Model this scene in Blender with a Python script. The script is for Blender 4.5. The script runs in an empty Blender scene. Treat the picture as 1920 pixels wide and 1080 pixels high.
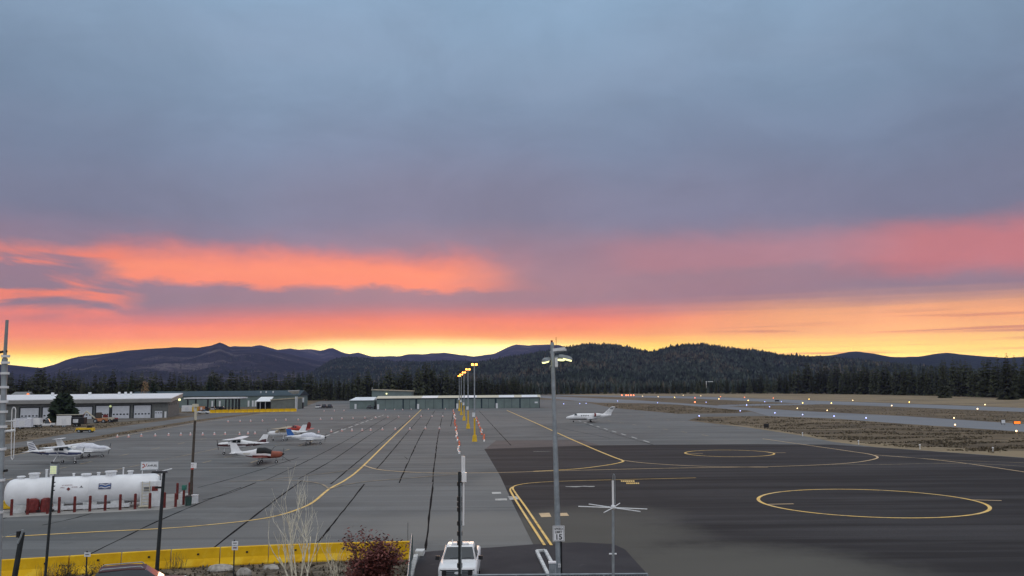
import bpy, math, random
import numpy as np
from mathutils import Vector, Matrix, noise as mnoise

R = math.radians
random.seed(7)
rng = np.random.default_rng(7)
S = bpy.context.scene
COL = S.collection

# ------------------------------------------------------------------ camera
H = 10.5                       # camera height above the apron, metres
F = 1640.0                     # focal length in photograph pixels
PITCH = math.atan(182 / F)
ROLL = R(-0.5)
CP, SP, CR, SR = math.cos(PITCH), math.sin(PITCH), math.cos(ROLL), math.sin(ROLL)


def ray(px, py):
    u, v = (px - 960) / F, (540 - py) / F
    u, v = u * CR - v * SR, u * SR + v * CR
    return Vector((u, CP - v * SP, SP + v * CP))


def G(px, py, z=0.0):
    d = ray(px, py)
    return Vector((0, 0, H)) + d * ((z - H) / d.z)


def At(px, py, Y):
    d = ray(px, py)
    return Vector((0, 0, H)) + d * (Y / d.y)


cam_d = bpy.data.cameras.new('camera')
cam = bpy.data.objects.new('camera', cam_d)
COL.objects.link(cam)
_r, _u, _f = Vector((1, 0, 0)), Vector((0, -SP, CP)), Vector((0, CP, SP))
_right, _up = _r * CR + _u * SR, _u * CR - _r * SR
cam.matrix_world = Matrix(((_right.x, _up.x, -_f.x, 0), (_right.y, _up.y, -_f.y, 0),
                           (_right.z, _up.z, -_f.z, H), (0, 0, 0, 1)))
cam_d.sensor_width = 36
cam_d.lens = 36 * F / 1920
cam_d.clip_start = 0.1
cam_d.clip_end = 60000
S.camera = cam

S.view_settings.view_transform = 'Standard'
S.view_settings.look = 'None'
S.view_settings.exposure = 0.0
S.view_settings.gamma = 1.0
S.view_settings.use_curve_mapping = False
S.render.engine = 'CYCLES'
S.cycles.use_denoising = True
S.cycles.max_bounces = 5
S.cycles.diffuse_bounces = 2
S.cycles.glossy_bounces = 3
S.cycles.transmission_bounces = 4
S.cycles.volume_bounces = 0
S.cycles.caustics_reflective = False
S.cycles.caustics_refractive = False


def lin(c):
    c = c / 255.0
    return c / 12.92 if c <= 0.04045 else ((c + 0.055) / 1.055) ** 2.4


def rgb(r, g, b, k=1.0):
    return (lin(r) * k, lin(g) * k, lin(b) * k, 1.0)


# ------------------------------------------------------------------ node helper
class V:
    def __init__(s, nt, sock):
        s.nt, s.s = nt, sock

    def _m(s, op, o=None, o2=None):
        n = s.nt.nodes.new('ShaderNodeMath')
        n.operation = op
        for i, x in enumerate((s, o, o2)):
            if x is None:
                continue
            if isinstance(x, V):
                s.nt.links.new(x.s, n.inputs[i])
            else:
                n.inputs[i].default_value = x
        return V(s.nt, n.outputs[0])

    def __add__(s, o): return s._m('ADD', o)
    def __sub__(s, o): return s._m('SUBTRACT', o)
    def __mul__(s, o): return s._m('MULTIPLY', o)
    def __truediv__(s, o): return s._m('DIVIDE', o)
    def min(s, o): return s._m('MINIMUM', o)
    def max(s, o): return s._m('MAXIMUM', o)
    def abs(s): return s._m('ABSOLUTE')

    def step(s, a, b, lo=0.0, hi=1.0):            # smooth step a..b
        n = s.nt.nodes.new('ShaderNodeMapRange')
        n.interpolation_type = 'SMOOTHSTEP'
        s.nt.links.new(s.s, n.inputs[0])
        if a > b:
            a, b, lo, hi = b, a, hi, lo
        for i, x in zip((1, 2, 3, 4), (a, b, lo, hi)):
            n.inputs[i].default_value = x
        return V(s.nt, n.outputs[0])


def ramp(nt, fac, stops, interp='LINEAR'):
    n = nt.nodes.new('ShaderNodeValToRGB')
    cr = n.color_ramp
    cr.interpolation = interp
    while len(cr.elements) > 1:
        cr.elements.remove(cr.elements[-1])
    cr.elements[0].position = stops[0][0]
    cr.elements[0].color = stops[0][1]
    for p, c in stops[1:]:
        e = cr.elements.new(p)
        e.color = c
    nt.links.new(fac.s if isinstance(fac, V) else fac, n.inputs[0])
    return n.outputs[0]


def mixc(nt, fac, a, b, mode='MIX'):
    n = nt.nodes.new('ShaderNodeMix')
    n.data_type = 'RGBA'
    n.blend_type = mode
    for i, x in ((0, fac), (6, a), (7, b)):
        if isinstance(x, V):
            x = x.s
        if hasattr(x, 'is_output'):
            nt.links.new(x, n.inputs[i])
        else:
            n.inputs[i].default_value = x
    return n.outputs[2]


def noise(nt, vec, scale, detail=3.0, rough=0.5, dist=0.0):
    n = nt.nodes.new('ShaderNodeTexNoise')
    n.inputs['Scale'].default_value = scale
    n.inputs['Detail'].default_value = detail
    n.inputs['Roughness'].default_value = rough
    n.inputs['Distortion'].default_value = dist
    if vec is not None:
        nt.links.new(vec, n.inputs['Vector'])
    return V(nt, n.outputs[0])


def comb(nt, x, y, z=0.0):
    n = nt.nodes.new('ShaderNodeCombineXYZ')
    for i, q in enumerate((x, y, z)):
        if isinstance(q, V):
            nt.links.new(q.s, n.inputs[i])
        else:
            n.inputs[i].default_value = q
    return n.outputs[0]


# ------------------------------------------------------------------ sky: a sunset under a cloud deck
SUN_AZ, SUN_EL = R(-5.5), R(1.2)
world = bpy.data.worlds.new('World')
S.world = world
world.use_nodes = True
nt = world.node_tree
nt.nodes.clear()
tc = nt.nodes.new('ShaderNodeTexCoord')
sp_ = nt.nodes.new('ShaderNodeSeparateXYZ')
nt.links.new(tc.outputs['Generated'], sp_.inputs[0])
dx, dy, dz = (V(nt, sp_.outputs[i]) for i in range(3))
DEG = 180 / math.pi
el = dz._m('ARCSINE') * DEG
az = dx._m('ARCTAN2', dy) * DEG
d3 = tc.outputs['Generated']
n_big = noise(nt, d3, 3.0, 3, 0.5)
wv = comb(nt, az * 0.055, el * 0.22)
n_w = noise(nt, wv, 1.0, 5, 0.55, 0.3)
n_w2 = noise(nt, comb(nt, az * 0.16, el * 0.42, 7.0), 1.0, 5, 0.6, 0.5)
n_st = noise(nt, comb(nt, az * 0.05, el * 2.4, 3.0), 1.0, 3, 0.5, 0.2)
n_w3 = noise(nt, comb(nt, az * 0.42, el * 0.9, 17.0), 1.0, 4, 0.6, 0.4)
elw = el + (n_w - 0.5) * 1.5 + (n_w2 - 0.5) * 1.1 + (n_w3 - 0.5) * 0.8
front = az.abs().step(110, 45)                      # the sunset half of the sky

deck = ramp(nt, ((el + (n_big - 0.5) * 5.0) / 90).max(0.0), [
    (0.0, rgb(176, 128, 138)), (4.5 / 90, rgb(170, 130, 140)), (6.3 / 90, rgb(160, 134, 146)),
    (8.4 / 90, rgb(146, 134, 154)), (10.5 / 90, rgb(132, 132, 156)), (12.5 / 90, rgb(129, 133, 157)),
    (15 / 90, rgb(127, 141, 167)), (18 / 90, rgb(130, 151, 177)), (21 / 90, rgb(138, 162, 188)),
    (25 / 90, rgb(144, 173, 201)), (35 / 90, rgb(184, 203, 221)), (50 / 90, rgb(224, 232, 240)),
    (70 / 90, (1.05, 1.06, 1.08, 1)), (90 / 90, (1.18, 1.18, 1.18, 1))])
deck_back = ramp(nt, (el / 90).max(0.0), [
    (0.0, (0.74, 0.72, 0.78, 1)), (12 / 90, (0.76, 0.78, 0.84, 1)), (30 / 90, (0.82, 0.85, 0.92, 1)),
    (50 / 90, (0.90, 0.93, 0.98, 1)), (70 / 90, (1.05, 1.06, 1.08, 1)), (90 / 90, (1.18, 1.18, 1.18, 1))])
side = az.abs().step(8, 34, 0.0, 0.26) * el.step(40, 15)
deck = mixc(nt, side * 1.0, deck, rgb(84, 100, 118))
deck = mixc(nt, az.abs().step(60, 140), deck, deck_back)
pat = noise(nt, comb(nt, az * 0.05, el * 0.12, 5.0), 1.0, 4, 0.5)
deck = mixc(nt, (pat - 0.5)._m('ABSOLUTE').step(0.0, 0.25, 0.0, 0.10), deck, rgb(150, 150, 172))


def blob(a0, a1, a2, a3, e0, e1, e2, e3, w=None, azz=None):
    x = az if azz is None else azz
    y = elw if w is None else w
    return x.step(a0, a1) * x.step(a3, a2) * y.step(e0, e1) * y.step(e3, e2)


# broad pink wash under the deck
m = blob(-70, -24, 0, 70, 4.6, 6.6, 8.0, 11.0) * 0.22
c = mixc(nt, m, deck, rgb(205, 128, 132))
# the lit band, left half
azn = az + (n_w2 - 0.5) * 4.0
m = blob(-26.4, -24.0, -5.5, 2.6, 5.95, 6.55, 7.5, 9.5, azz=azn)
c = mixc(nt, m * 0.95, c, ramp(nt, elw / 10.0, [(0.55, (1.12, 0.28, 0.16, 1)), (0.72, (1.15, 0.32, 0.17, 1)), (0.9, rgb(238, 130, 120))]))
# wisps at the left edge
m = blob(-60, -34, -25.5, -22.5, 3.4, 4.6, 7.6, 8.8, azz=azn) * noise(nt, comb(nt, az * 0.12 + el * 0.12, el * 0.5, 11.0), 1.0, 4, 0.55, 0.6).step(0.44, 0.60)
c = mixc(nt, m * 0.9, c, (1.05, 0.26, 0.15, 1))
# pink patch, right
m = blob(19, 25.5, 40, 75, 5.6, 7.2, 8.2, 10.2, azz=azn) * 0.58
c = mixc(nt, m, c, rgb(232, 124, 116))
m = blob(3, 9, 22, 30, 6.6, 7.6, 8.2, 10.2, azz=azn) * 0.38
c = mixc(nt, m, c, rgb(214, 138, 142))
# the glow along the horizon
shift = az.step(-10, -27, 0.0, 0.55) + az.step(6, 26, 0.0, -0.05)
elg = el + shift + (n_w - 0.5) * 1.0 + (n_st - 0.5) * az.step(2, 22, 0.25, 1.0)
glow = ramp(nt, elg / 10.0, [
    (0.0, rgb(255, 252, 190)), (0.14, rgb(255, 248, 150)), (0.20, rgb(255, 236, 112)), (0.25, rgb(255, 214, 98)),
    (0.30, rgb(255, 176, 92)), (0.36, rgb(255, 148, 98)), (0.43, rgb(250, 136, 108)), (0.52, rgb(226, 128, 124))])
pale = mixc(nt, az.step(4, 20, 0.0, 0.62), glow, rgb(255, 198, 128))
pale = mixc(nt, 1.0, pale, ramp(nt, elg / 10.0, [(0.0, (2.4, 2.2, 1.4, 1)), (0.12, (1.9, 1.75, 1.1, 1)), (0.22, (1.5, 1.4, 1.05, 1)), (0.32, (1.3, 1.2, 1.08, 1)), (0.45, (1.1, 1.05, 1.0, 1))]), 'MULTIPLY')
m = elg.step(5.7, 4.0) * front
c = mixc(nt, m * 0.97, c, pale)
# thin dark streaks in the glow, right side
m = n_st.step(0.56, 0.68) * az.step(9, 20) * elg.step(4.6, 3.4) * el.step(0.6, 1.2) * front
c = mixc(nt, m * 0.75, c, rgb(226, 132, 104))
# brighter break right over the ridge
m = blob(-22, -10, -2, 9, -2, -1, 2.1, 3.3, w=elg)
c = mixc(nt, m * 0.9, c, (2.0, 1.75, 0.75, 1))
m = blob(-40, -30, -25, -21, -2, -1, 1.7, 2.8, w=elg)
c = mixc(nt, m * 0.9, c, (1.9, 1.5, 0.5, 1))
mot = noise(nt, comb(nt, az * 0.10, el * 0.22, 21.0), 1.0, 6, 0.62, 0.4)
mot = mot.step(0.28, 0.72, 0.95, 1.07) * noise(nt, comb(nt, az * 0.028, el * 0.06, 2.0), 1.0, 2, 0.5).step(0.3, 0.7, 0.96, 1.06)
gm = nt.nodes.new('ShaderNodeCombineColor')
for i_ in range(3):
    nt.links.new(mot.s, gm.inputs[i_])
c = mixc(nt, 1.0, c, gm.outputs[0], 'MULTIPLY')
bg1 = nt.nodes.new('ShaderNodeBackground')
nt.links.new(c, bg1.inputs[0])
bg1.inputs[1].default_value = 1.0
sky = nt.nodes.new('ShaderNodeTexSky')
sky.sky_type = 'NISHITA'
sky.sun_disc = False
sky.sun_elevation = SUN_EL
sky.sun_rotation = SUN_AZ
bg2 = nt.nodes.new('ShaderNodeBackground')
nt.links.new(sky.outputs[0], bg2.inputs[0])
bg2.inputs[1].default_value = 0.1
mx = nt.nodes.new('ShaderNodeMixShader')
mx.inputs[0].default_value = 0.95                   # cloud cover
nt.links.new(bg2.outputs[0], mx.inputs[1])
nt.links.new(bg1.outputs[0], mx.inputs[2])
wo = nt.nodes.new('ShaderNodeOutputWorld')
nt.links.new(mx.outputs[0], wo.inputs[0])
world.cycles.sampling_method = 'MANUAL'
world.cycles.sample_map_resolution = 512

sd = bpy.data.lights.new('sun', 'SUN')
sd.energy = 0.5
sd.angle = R(12)
sd.color = (1.0, 0.62, 0.38)
so = bpy.data.objects.new('sun', sd)
COL.objects.link(so)
sdir = Vector((math.sin(SUN_AZ) * math.cos(R(4)), math.cos(SUN_AZ) * math.cos(R(4)), math.sin(R(4))))
so.rotation_euler = sdir.to_track_quat('Z', 'Y').to_euler()


# ------------------------------------------------------------------ materials
def mat(name, col, rough=0.6, var=0.12, scale=6.0, metal=0.0, bump=0.0, emit=None, estr=0.0, spec=0.35, rnd=0.0):
    m = bpy.data.materials.new(name)
    m.use_nodes = True
    nt = m.node_tree
    b = nt.nodes['Principled BSDF']
    b.inputs['Roughness'].default_value = rough
    b.inputs['Metallic'].default_value = metal
    b.inputs['Specular IOR Level'].default_value = spec
    tc = nt.nodes.new('ShaderNodeTexCoord')
    n = noise(nt, tc.outputs['Object'], scale, 4, 0.55)
    dark = tuple(x * (1 - var) for x in col[:3]) + (1,)
    lite = tuple(min(1, x * (1 + var)) for x in col[:3]) + (1,)
    cc = mixc(nt, n.step(0.3, 0.7), dark, lite)
    if rnd:
        oi = nt.nodes.new('ShaderNodeObjectInfo')
        r_ = V(nt, oi.outputs['Random'])
        cc = mixc(nt, r_ * rnd, cc, tuple(x * 0.35 for x in col[:3]) + (1,))
    nt.links.new(cc, b.inputs['Base Color'])
    if bump:
        bn = nt.nodes.new('ShaderNodeBump')
        bn.inputs['Strength'].default_value = bump
        nt.links.new(n.s, bn.inputs['Height'])
        nt.links.new(bn.outputs[0], b.inputs['Normal'])
    if emit:
        b.inputs['Emission Color'].default_value = emit
        b.inputs['Emission Strength'].default_value = estr
    return m


def ground_mat(name, layers, rough=0.92, bump=0.0, bscale=2.0, spec=0.15):
    """layers: (colour, noise scale, stretch xy, lo, hi, strength) one over the other; the first is the base"""
    m = bpy.data.materials.new(name)
    m.use_nodes = True
    nt = m.node_tree
    b = nt.nodes['Principled BSDF']
    b.inputs['Roughness'].default_value = rough
    b.inputs['Specular IOR Level'].default_value = spec
    tc = nt.nodes.new('ShaderNodeTexCoord')
    cc = layers[0][0]
    for i, (col, sc, st, lo, hi, k) in enumerate(layers[1:]):
        mp = nt.nodes.new('ShaderNodeMapping')
        mp.inputs['Scale'].default_value = (st[0], st[1], 1)
        mp.inputs['Location'].default_value = (i * 13.7, i * 5.1, i)
        mp.inputs['Rotation'].default_value = (0, 0, R(st[2] if len(st) > 2 else 0))
        nt.links.new(tc.outputs['Object'], mp.inputs[0])
        n = noise(nt, mp.outputs[0], sc, 6, 0.6)
        cc = mixc(nt, n.step(lo, hi) * k, cc, col)
    nt.links.new(cc, b.inputs['Base Color'])
    if bump:
        n = noise(nt, tc.outputs['Object'], bscale, 5, 0.6)
        bn = nt.nodes.new('ShaderNodeBump')
        bn.inputs['Strength'].default_value = bump
        bn.inputs['Distance'].default_value = 0.1
        nt.links.new(n.s, bn.inputs['Height'])
        nt.links.new(bn.outputs[0], b.inputs['Normal'])
    return m


def g3(a, k=1.0):
    return (a[0] * k, a[1] * k, a[2] * k, 1)


A0 = (0.162, 0.168, 0.169)
M = {}
M['asphalt'] = ground_mat('old_asphalt', [
    (g3(A0),), (g3(A0, 0.58), 0.035, (1, 1), 0.44, 0.60, 0.75), (g3(A0, 1.3), 0.06, (0.5, 1), 0.52, 0.64, 0.6), (g3((0.17, 0.16, 0.145), 1.1), 0.021, (1, 1), 0.5, 0.66, 0.6), (g3(A0, 0.62), 0.5, (0.02, 0.9, -4), 0.48, 0.60, 0.55),
    (g3(A0, 1.35), 0.5, (0.015, 0.55, -4), 0.50, 0.64, 0.55), (g3(A0, 0.5), 0.22, (0.5, 1), 0.58, 0.70, 0.6), (g3(A0, 0.42), 0.8, (0.8, 1), 0.66, 0.74, 0.6), (g3(A0, 0.45), 0.16, (0.05, 1, 52), 0.60, 0.66, 0.5),
    (g3(A0, 1.35), 1.3, (1, 0.5), 0.62, 0.75, 0.35), (g3(A0, 0.8), 9.0, (1, 1), 0.4, 0.6, 0.5)])
D0 = (0.036, 0.035, 0.037)
M['dark_asphalt'] = ground_mat('sealed_asphalt', [
    (g3(D0),), (g3(D0, 1.7), 0.05, (1, 1), 0.4, 0.66, 0.7), (g3(D0, 0.45), 0.35, (0.05, 1, 28), 0.46, 0.60, 0.8),
    (g3(D0, 2.0), 0.3, (0.04, 1, 28), 0.5, 0.66, 0.7), (g3(D0, 0.5), 0.12, (0.1, 1, 24), 0.52, 0.62, 0.7), (g3(D0, 2.6), 2.5, (1, 1), 0.68, 0.78, 0.4), (g3(D0, 0.8), 9, (1, 1), 0.4, 0.6, 0.5)])


def worn_area(m, spots, col):
    """a worn, paler area of irregular outline at fixed places of a paved sheet"""
    nt = m.node_tree
    b = nt.nodes['Principled BSDF']
    src = b.inputs['Base Color'].links[0].from_socket
    tc = nt.nodes.new('ShaderNodeTexCoord')
    sx = nt.nodes.new('ShaderNodeSeparateXYZ')
    nt.links.new(tc.outputs['Object'], sx.inputs[0])
    x, y = V(nt, sx.outputs[0]), V(nt, sx.outputs[1])
    n = noise(nt, tc.outputs['Object'], 0.12, 5, 0.6)
    n2 = noise(nt, tc.outputs['Object'], 0.9, 4, 0.6)
    for cx, cy, rx, ry, a, k in spots:
        ca, sa = math.cos(R(a)), math.sin(R(a))
        u = ((x - cx) * ca + (y - cy) * sa) / rx
        v = ((y - cy) * ca - (x - cx) * sa) / ry
        d = (u * u + v * v) + (n - 0.5) * 1.1 + (n2 - 0.5) * 0.3
        src = mixc(nt, d.step(1.15, 0.15) * k, src, col)
    nt.links.new(src, b.inputs['Base Color'])


_p, _q, _s = G(900, 990), G(700, 985), G(960, 905)
worn_area(M['asphalt'], [(_p.x, _p.y, 9, 9, 0, 0.7), (_q.x, _q.y, 10, 6, 0, 0.35), (_s.x, _s.y, 5, 12, 0, 0.4)], (0.205, 0.202, 0.190, 1))
_p, _q, _s = G(620, 845), G(300, 905), G(1150, 815)
worn_area(M['asphalt'], [(_p.x, _p.y, 14, 10, 20, 0.4), (_q.x, _q.y, 9, 7, 0, 0.35), (_s.x, _s.y, 16, 9, -10, 0.4)], (0.105, 0.105, 0.108, 1))
_a, _b, _c = G(1090, 1000), G(1330, 1070), G(1130, 965)
worn_area(M['dark_asphalt'], [(_a.x, _a.y, 9, 11, 0, 0.8), (_b.x, _b.y, 12, 8, 30, 0.85), (G(1480, 1085).x, G(1480, 1085).y, 10, 6, 20, 0.7), (_c.x, _c.y, 8, 6, 0, 0.5)], (0.105, 0.102, 0.090, 1))
M['brown_asphalt'] = ground_mat('brown_asphalt', [
    ((0.125, 0.108, 0.104, 1),), ((0.09, 0.08, 0.08, 1), 0.12, (0.4, 1), 0.4, 0.65, 0.8), ((0.17, 0.155, 0.15, 1), 0.6, (0.3, 1), 0.55, 0.7, 0.6)])
M['drive_asphalt'] = ground_mat('drive_asphalt', [
    ((0.047, 0.047, 0.053, 1),), ((0.034, 0.034, 0.04, 1), 0.2, (1, 1), 0.4, 0.62, 0.8), ((0.09, 0.09, 0.095, 1), 1.4, (1, 0.6), 0.6, 0.74, 0.4)])
M['runway'] = ground_mat('runway_asphalt', [
    ((0.20, 0.215, 0.235, 1),), ((0.14, 0.15, 0.165, 1), 0.02, (0.2, 1), 0.4, 0.65, 0.6), ((0.26, 0.27, 0.285, 1), 0.06, (0.1, 1), 0.5, 0.7, 0.4)])
M['dirt'] = ground_mat('dry_ground', [
    ((0.142, 0.110, 0.070, 1),), ((0.075, 0.060, 0.042, 1), 0.06, (0.35, 1), 0.42, 0.62, 0.9), ((0.24, 0.19, 0.125, 1), 0.11, (0.3, 1), 0.50, 0.68, 0.7),
    ((0.045, 0.040, 0.030, 1), 0.5, (0.5, 1), 0.54, 0.68, 0.8), ((0.2, 0.15, 0.10, 1), 1.4, (0.6, 1), 0.55, 0.7, 0.6)], bump=0.4, bscale=1.2)
M['straw'] = ground_mat('straw_grass', [
    ((0.26, 0.205, 0.130, 1),), ((0.13, 0.105, 0.07, 1), 0.05, (0.3, 1), 0.44, 0.62, 0.8), ((0.34, 0.28, 0.18, 1), 0.2, (0.4, 1), 0.52, 0.7, 0.7),
    ((0.08, 0.07, 0.05, 1), 0.6, (0.5, 1), 0.58, 0.7, 0.7)], bump=0.4)
M['gravel'] = ground_mat('gravel_yard', [
    ((0.155, 0.140, 0.122, 1),), ((0.10, 0.092, 0.08, 1), 0.08, (0.4, 1), 0.42, 0.62, 0.8), ((0.22, 0.20, 0.17, 1), 0.3, (0.4, 1), 0.52, 0.7, 0.6)], bump=0.3)
M['soil'] = ground_mat('planting_soil', [
    ((0.20, 0.165, 0.125, 1),), ((0.075, 0.062, 0.05, 1), 0.9, (1, 1), 0.42, 0.6, 0.9), ((0.22, 0.19, 0.15, 1), 2.2, (1, 1), 0.56, 0.68, 0.8),
    ((0.05, 0.05, 0.035, 1), 4.0, (1, 1), 0.52, 0.65, 0.8)], bump=0.8, bscale=5)
M['concrete'] = ground_mat('concrete', [
    ((0.33, 0.325, 0.31, 1),), ((0.22, 0.215, 0.205, 1), 0.4, (1, 1), 0.45, 0.65, 0.7), ((0.40, 0.39, 0.37, 1), 2.5, (1, 1), 0.5, 0.7, 0.5)])
M['white_conc'] = mat('white_concrete', (0.58, 0.60, 0.60), 0.8, 0.2, 3)
M['yellow_line'] = ground_mat('yellow_road_paint', [
    ((0.84, 0.55, 0.17, 1),), ((0.40, 0.30, 0.17, 1), 1.1, (1, 1), 0.48, 0.66, 0.75), ((0.22, 0.19, 0.14, 1), 3.0, (1, 1), 0.6, 0.7, 0.7), ((0.82, 0.63, 0.33, 1), 0.4, (1, 1), 0.45, 0.6, 0.4)], rough=0.8)
M['faded_line'] = ground_mat('faded_road_paint', [
    ((0.36, 0.29, 0.20, 1),), ((0.18, 0.17, 0.15, 1), 0.5, (1, 1), 0.42, 0.62, 0.9)], rough=0.85)
M['pale_line'] = ground_mat('pale_road_paint', [
    ((0.62, 0.46, 0.28, 1),), ((0.34, 0.28, 0.20, 1), 0.8, (1, 1), 0.5, 0.68, 0.8)], rough=0.85)
M['white_line'] = ground_mat('white_road_paint', [
    ((0.52, 0.52, 0.50, 1),), ((0.24, 0.24, 0.24, 1), 0.9, (1, 1), 0.48, 0.66, 0.8)], rough=0.8)
M['crack'] = mat('crack_sealant', (0.011, 0.011, 0.012), 1.0, 0.3, 0.8, spec=0.03)
M['forest_hill'] = ground_mat('forest_hill', [
    ((0.030, 0.040, 0.034, 1),), ((0.016, 0.022, 0.020, 1), 0.011, (1, 1), 0.44, 0.6, 0.9), ((0.085, 0.072, 0.058, 1), 0.006, (1, 1), 0.6, 0.72, 0.5),
    ((0.014, 0.02, 0.018, 1), 0.06, (1, 1), 0.46, 0.6, 0.8)], rough=1, spec=0.0)
M['far_hill'] = ground_mat('far_hill', [
    ((0.040, 0.040, 0.046, 1),), ((0.020, 0.024, 0.026, 1), 0.004, (1, 1), 0.42, 0.6, 0.9), ((0.15, 0.13, 0.13, 1), 0.0022, (1, 2), 0.52, 0.68, 0.75),
    ((0.40, 0.40, 0.42, 1), 0.006, (1, 1), 0.70, 0.76, 0.7), ((0.02, 0.022, 0.026, 1), 0.03, (1, 1), 0.46, 0.6, 0.6)], rough=1, spec=0.0)
M['needles'] = mat('conifer_needles', (0.066, 0.074, 0.044), 0.85, 0.65, 0.9, rnd=0.9, spec=0.1)  # branch-scale noise contrast puts lit branch tips into the needle colour
M['needles_far'] = mat('far_conifer_needles', (0.042, 0.050, 0.044), 1.0, 0.8, 0.05, spec=0.0)
M['needles_far_dark'] = mat('dark_far_needles', (0.028, 0.036, 0.030), 1.0, 0.6, 0.05, spec=0.0)  # darker needle tone, dealt out to trees by patchy noise
M['needles_far_brown'] = mat('brownish_far_needles', (0.070, 0.062, 0.048), 1.0, 0.6, 0.05, spec=0.0)
M['needles_dark'] = mat('dark_pine_needles', (0.022, 0.032, 0.019), 0.85, 0.4, 0.8, spec=0.1)
M['bark'] = mat('bark', (0.075, 0.058, 0.045), 0.95, 0.3, 3)
M['bare_twigs'] = mat('tan_leaves', (0.40, 0.25, 0.13), 0.9, 0.3, 2)
M['birch'] = mat('pale_bark', (0.68, 0.64, 0.52), 0.85, 0.3, 5)
M['redleaf'] = mat('dark_red_leaves', (0.150, 0.050, 0.042), 0.6, 0.6, 3)
M['weed'] = mat('dry_weeds', (0.15, 0.12, 0.08), 0.95, 0.5, 1.5)
M['weed_dark'] = mat('dark_scrub', (0.092, 0.078, 0.052), 0.95, 0.5, 1.5)
M['rock'] = mat('boulder_stone', (0.34, 0.32, 0.29), 0.9, 0.35, 3, bump=0.5)
M['white'] = mat('white_paint', (0.80, 0.81, 0.82), 0.35, 0.05, 3)
M['white_tank'] = mat('white_tank_paint', (0.80, 0.82, 0.84), 0.42, 0.06, 0.8)
M['white_metal'] = mat('white_metal', (0.72, 0.74, 0.76), 0.5, 0.08, 4)
M['roof_white'] = mat('white_metal_roof', (0.80, 0.82, 0.84), 0.4, 0.06, 0.3)
M['door_white'] = mat('white_roller_door', (0.62, 0.65, 0.70), 0.5, 0.06, 1)
M['silver'] = mat('galvanised_steel', (0.30, 0.34, 0.37), 0.45, 0.15, 3, metal=0.35)
M['lamp_metal'] = mat('weathered_lamp_metal', (0.24, 0.27, 0.29), 0.6, 0.2, 3)
M['grey'] = mat('grey_metal', (0.20, 0.21, 0.215), 0.6, 0.12, 2)
M['grey_wall'] = mat('grey_block_wall', (0.155, 0.165, 0.16), 0.85, 0.15, 0.8)
M['fascia'] = mat('grey_fascia', (0.27, 0.27, 0.26), 0.7, 0.08, 0.6)
M['teal'] = mat('teal_metal_wall', (0.165, 0.215, 0.205), 0.6, 0.10, 0.4)
M['teal_dark'] = mat('dark_teal_roof', (0.020, 0.042, 0.055), 0.6, 0.15, 0.3)
M['olive_wall'] = mat('olive_metal_wall', (0.165, 0.185, 0.165), 0.6, 0.1, 0.5)
M['tan'] = mat('tan_trim', (0.38, 0.35, 0.26), 0.7, 0.1, 1)
M['black'] = mat('black_metal', (0.015, 0.016, 0.018), 0.5, 0.2, 3)
M['dark'] = mat('dark_painted_pole', (0.022, 0.028, 0.032), 0.55, 0.2, 3)
M['rubber'] = mat('rubber', (0.02, 0.02, 0.02), 0.9, 0.2, 3)
M['glass'] = mat('dark_glass', (0.02, 0.03, 0.04), 0.08, 0.1, 1, spec=0.6)
M['red_paint'] = mat('red_paint', (0.42, 0.06, 0.04), 0.45, 0.12, 2)
M['dkred'] = mat('dark_red_paint', (0.16, 0.022, 0.020), 0.5, 0.25, 3)
M['bollard_red'] = mat('bollard_red_paint', (0.135, 0.020, 0.018), 0.6, 0.3, 4)
M['orange_red'] = mat('copper_red_paint', (0.30, 0.085, 0.05), 0.4, 0.15, 2)
M['orange'] = mat('orange_plastic', (0.72, 0.16, 0.07), 0.6, 0.15, 3)
M['rust_orange'] = mat('faded_orange_paint', (0.50, 0.22, 0.10), 0.6, 0.2, 3)
M['blue'] = mat('blue_paint', (0.03, 0.12, 0.38), 0.45, 0.12, 3)
M['navy'] = mat('navy_stripe_paint', (0.05, 0.06, 0.13), 0.45, 0.1, 3)
M['maroon'] = mat('maroon_stripe_paint', (0.07, 0.022, 0.026), 0.45, 0.15, 3)
M['cover'] = mat('white_fabric_cover', (0.68, 0.70, 0.76), 0.85, 0.10, 3, bump=0.2)
M['cover_tan'] = mat('tan_fabric_cover', (0.40, 0.34, 0.25), 0.85, 0.2, 3)
M['cover_black'] = mat('black_fabric_cover', (0.022, 0.024, 0.024), 0.8, 0.3, 3)
M['yellow'] = mat('yellow_paint', (0.72, 0.46, 0.02), 0.55, 0.12, 2)
M['barrier'] = ground_mat('yellow_concrete_paint', [
    ((0.78, 0.47, 0.014, 1),), ((0.62, 0.34, 0.012, 1), 0.5, (1, 1), 0.42, 0.62, 0.8), ((0.40, 0.22, 0.02, 1), 2.2, (1, 1), 0.6, 0.74, 0.7),
    ((0.86, 0.60, 0.06, 1), 1.1, (1, 1), 0.5, 0.66, 0.6)], rough=0.75)
M['wood_pole'] = mat('weathered_wood', (0.075, 0.062, 0.05), 0.9, 0.3, 4)
M['green_mesh'] = mat('dark_green_mesh', (0.035, 0.075, 0.065), 0.8, 0.2, 3)
M['green'] = mat('green_paint', (0.03, 0.16, 0.12), 0.6, 0.2, 3)
M['ivory'] = mat('ivory_paint', (0.58, 0.54, 0.42), 0.6, 0.12, 2)
M['lamp_lit'] = mat('lit_sodium_lamp', (1, 0.5, 0.1), 0.5, 0.0, 1, emit=(1.0, 0.34, 0.05, 1), estr=9)
M['lamp_pale'] = mat('lit_flood_lens', (1, 1, 0.8), 0.5, 0.0, 1, emit=(1.0, 0.95, 0.42, 1), estr=1.5)
M['lamp_green'] = mat('lit_panel_cells', (0.8, 0.9, 0.5), 0.5, 0.0, 1, emit=(0.80, 0.92, 0.42, 1), estr=0.34)
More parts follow.
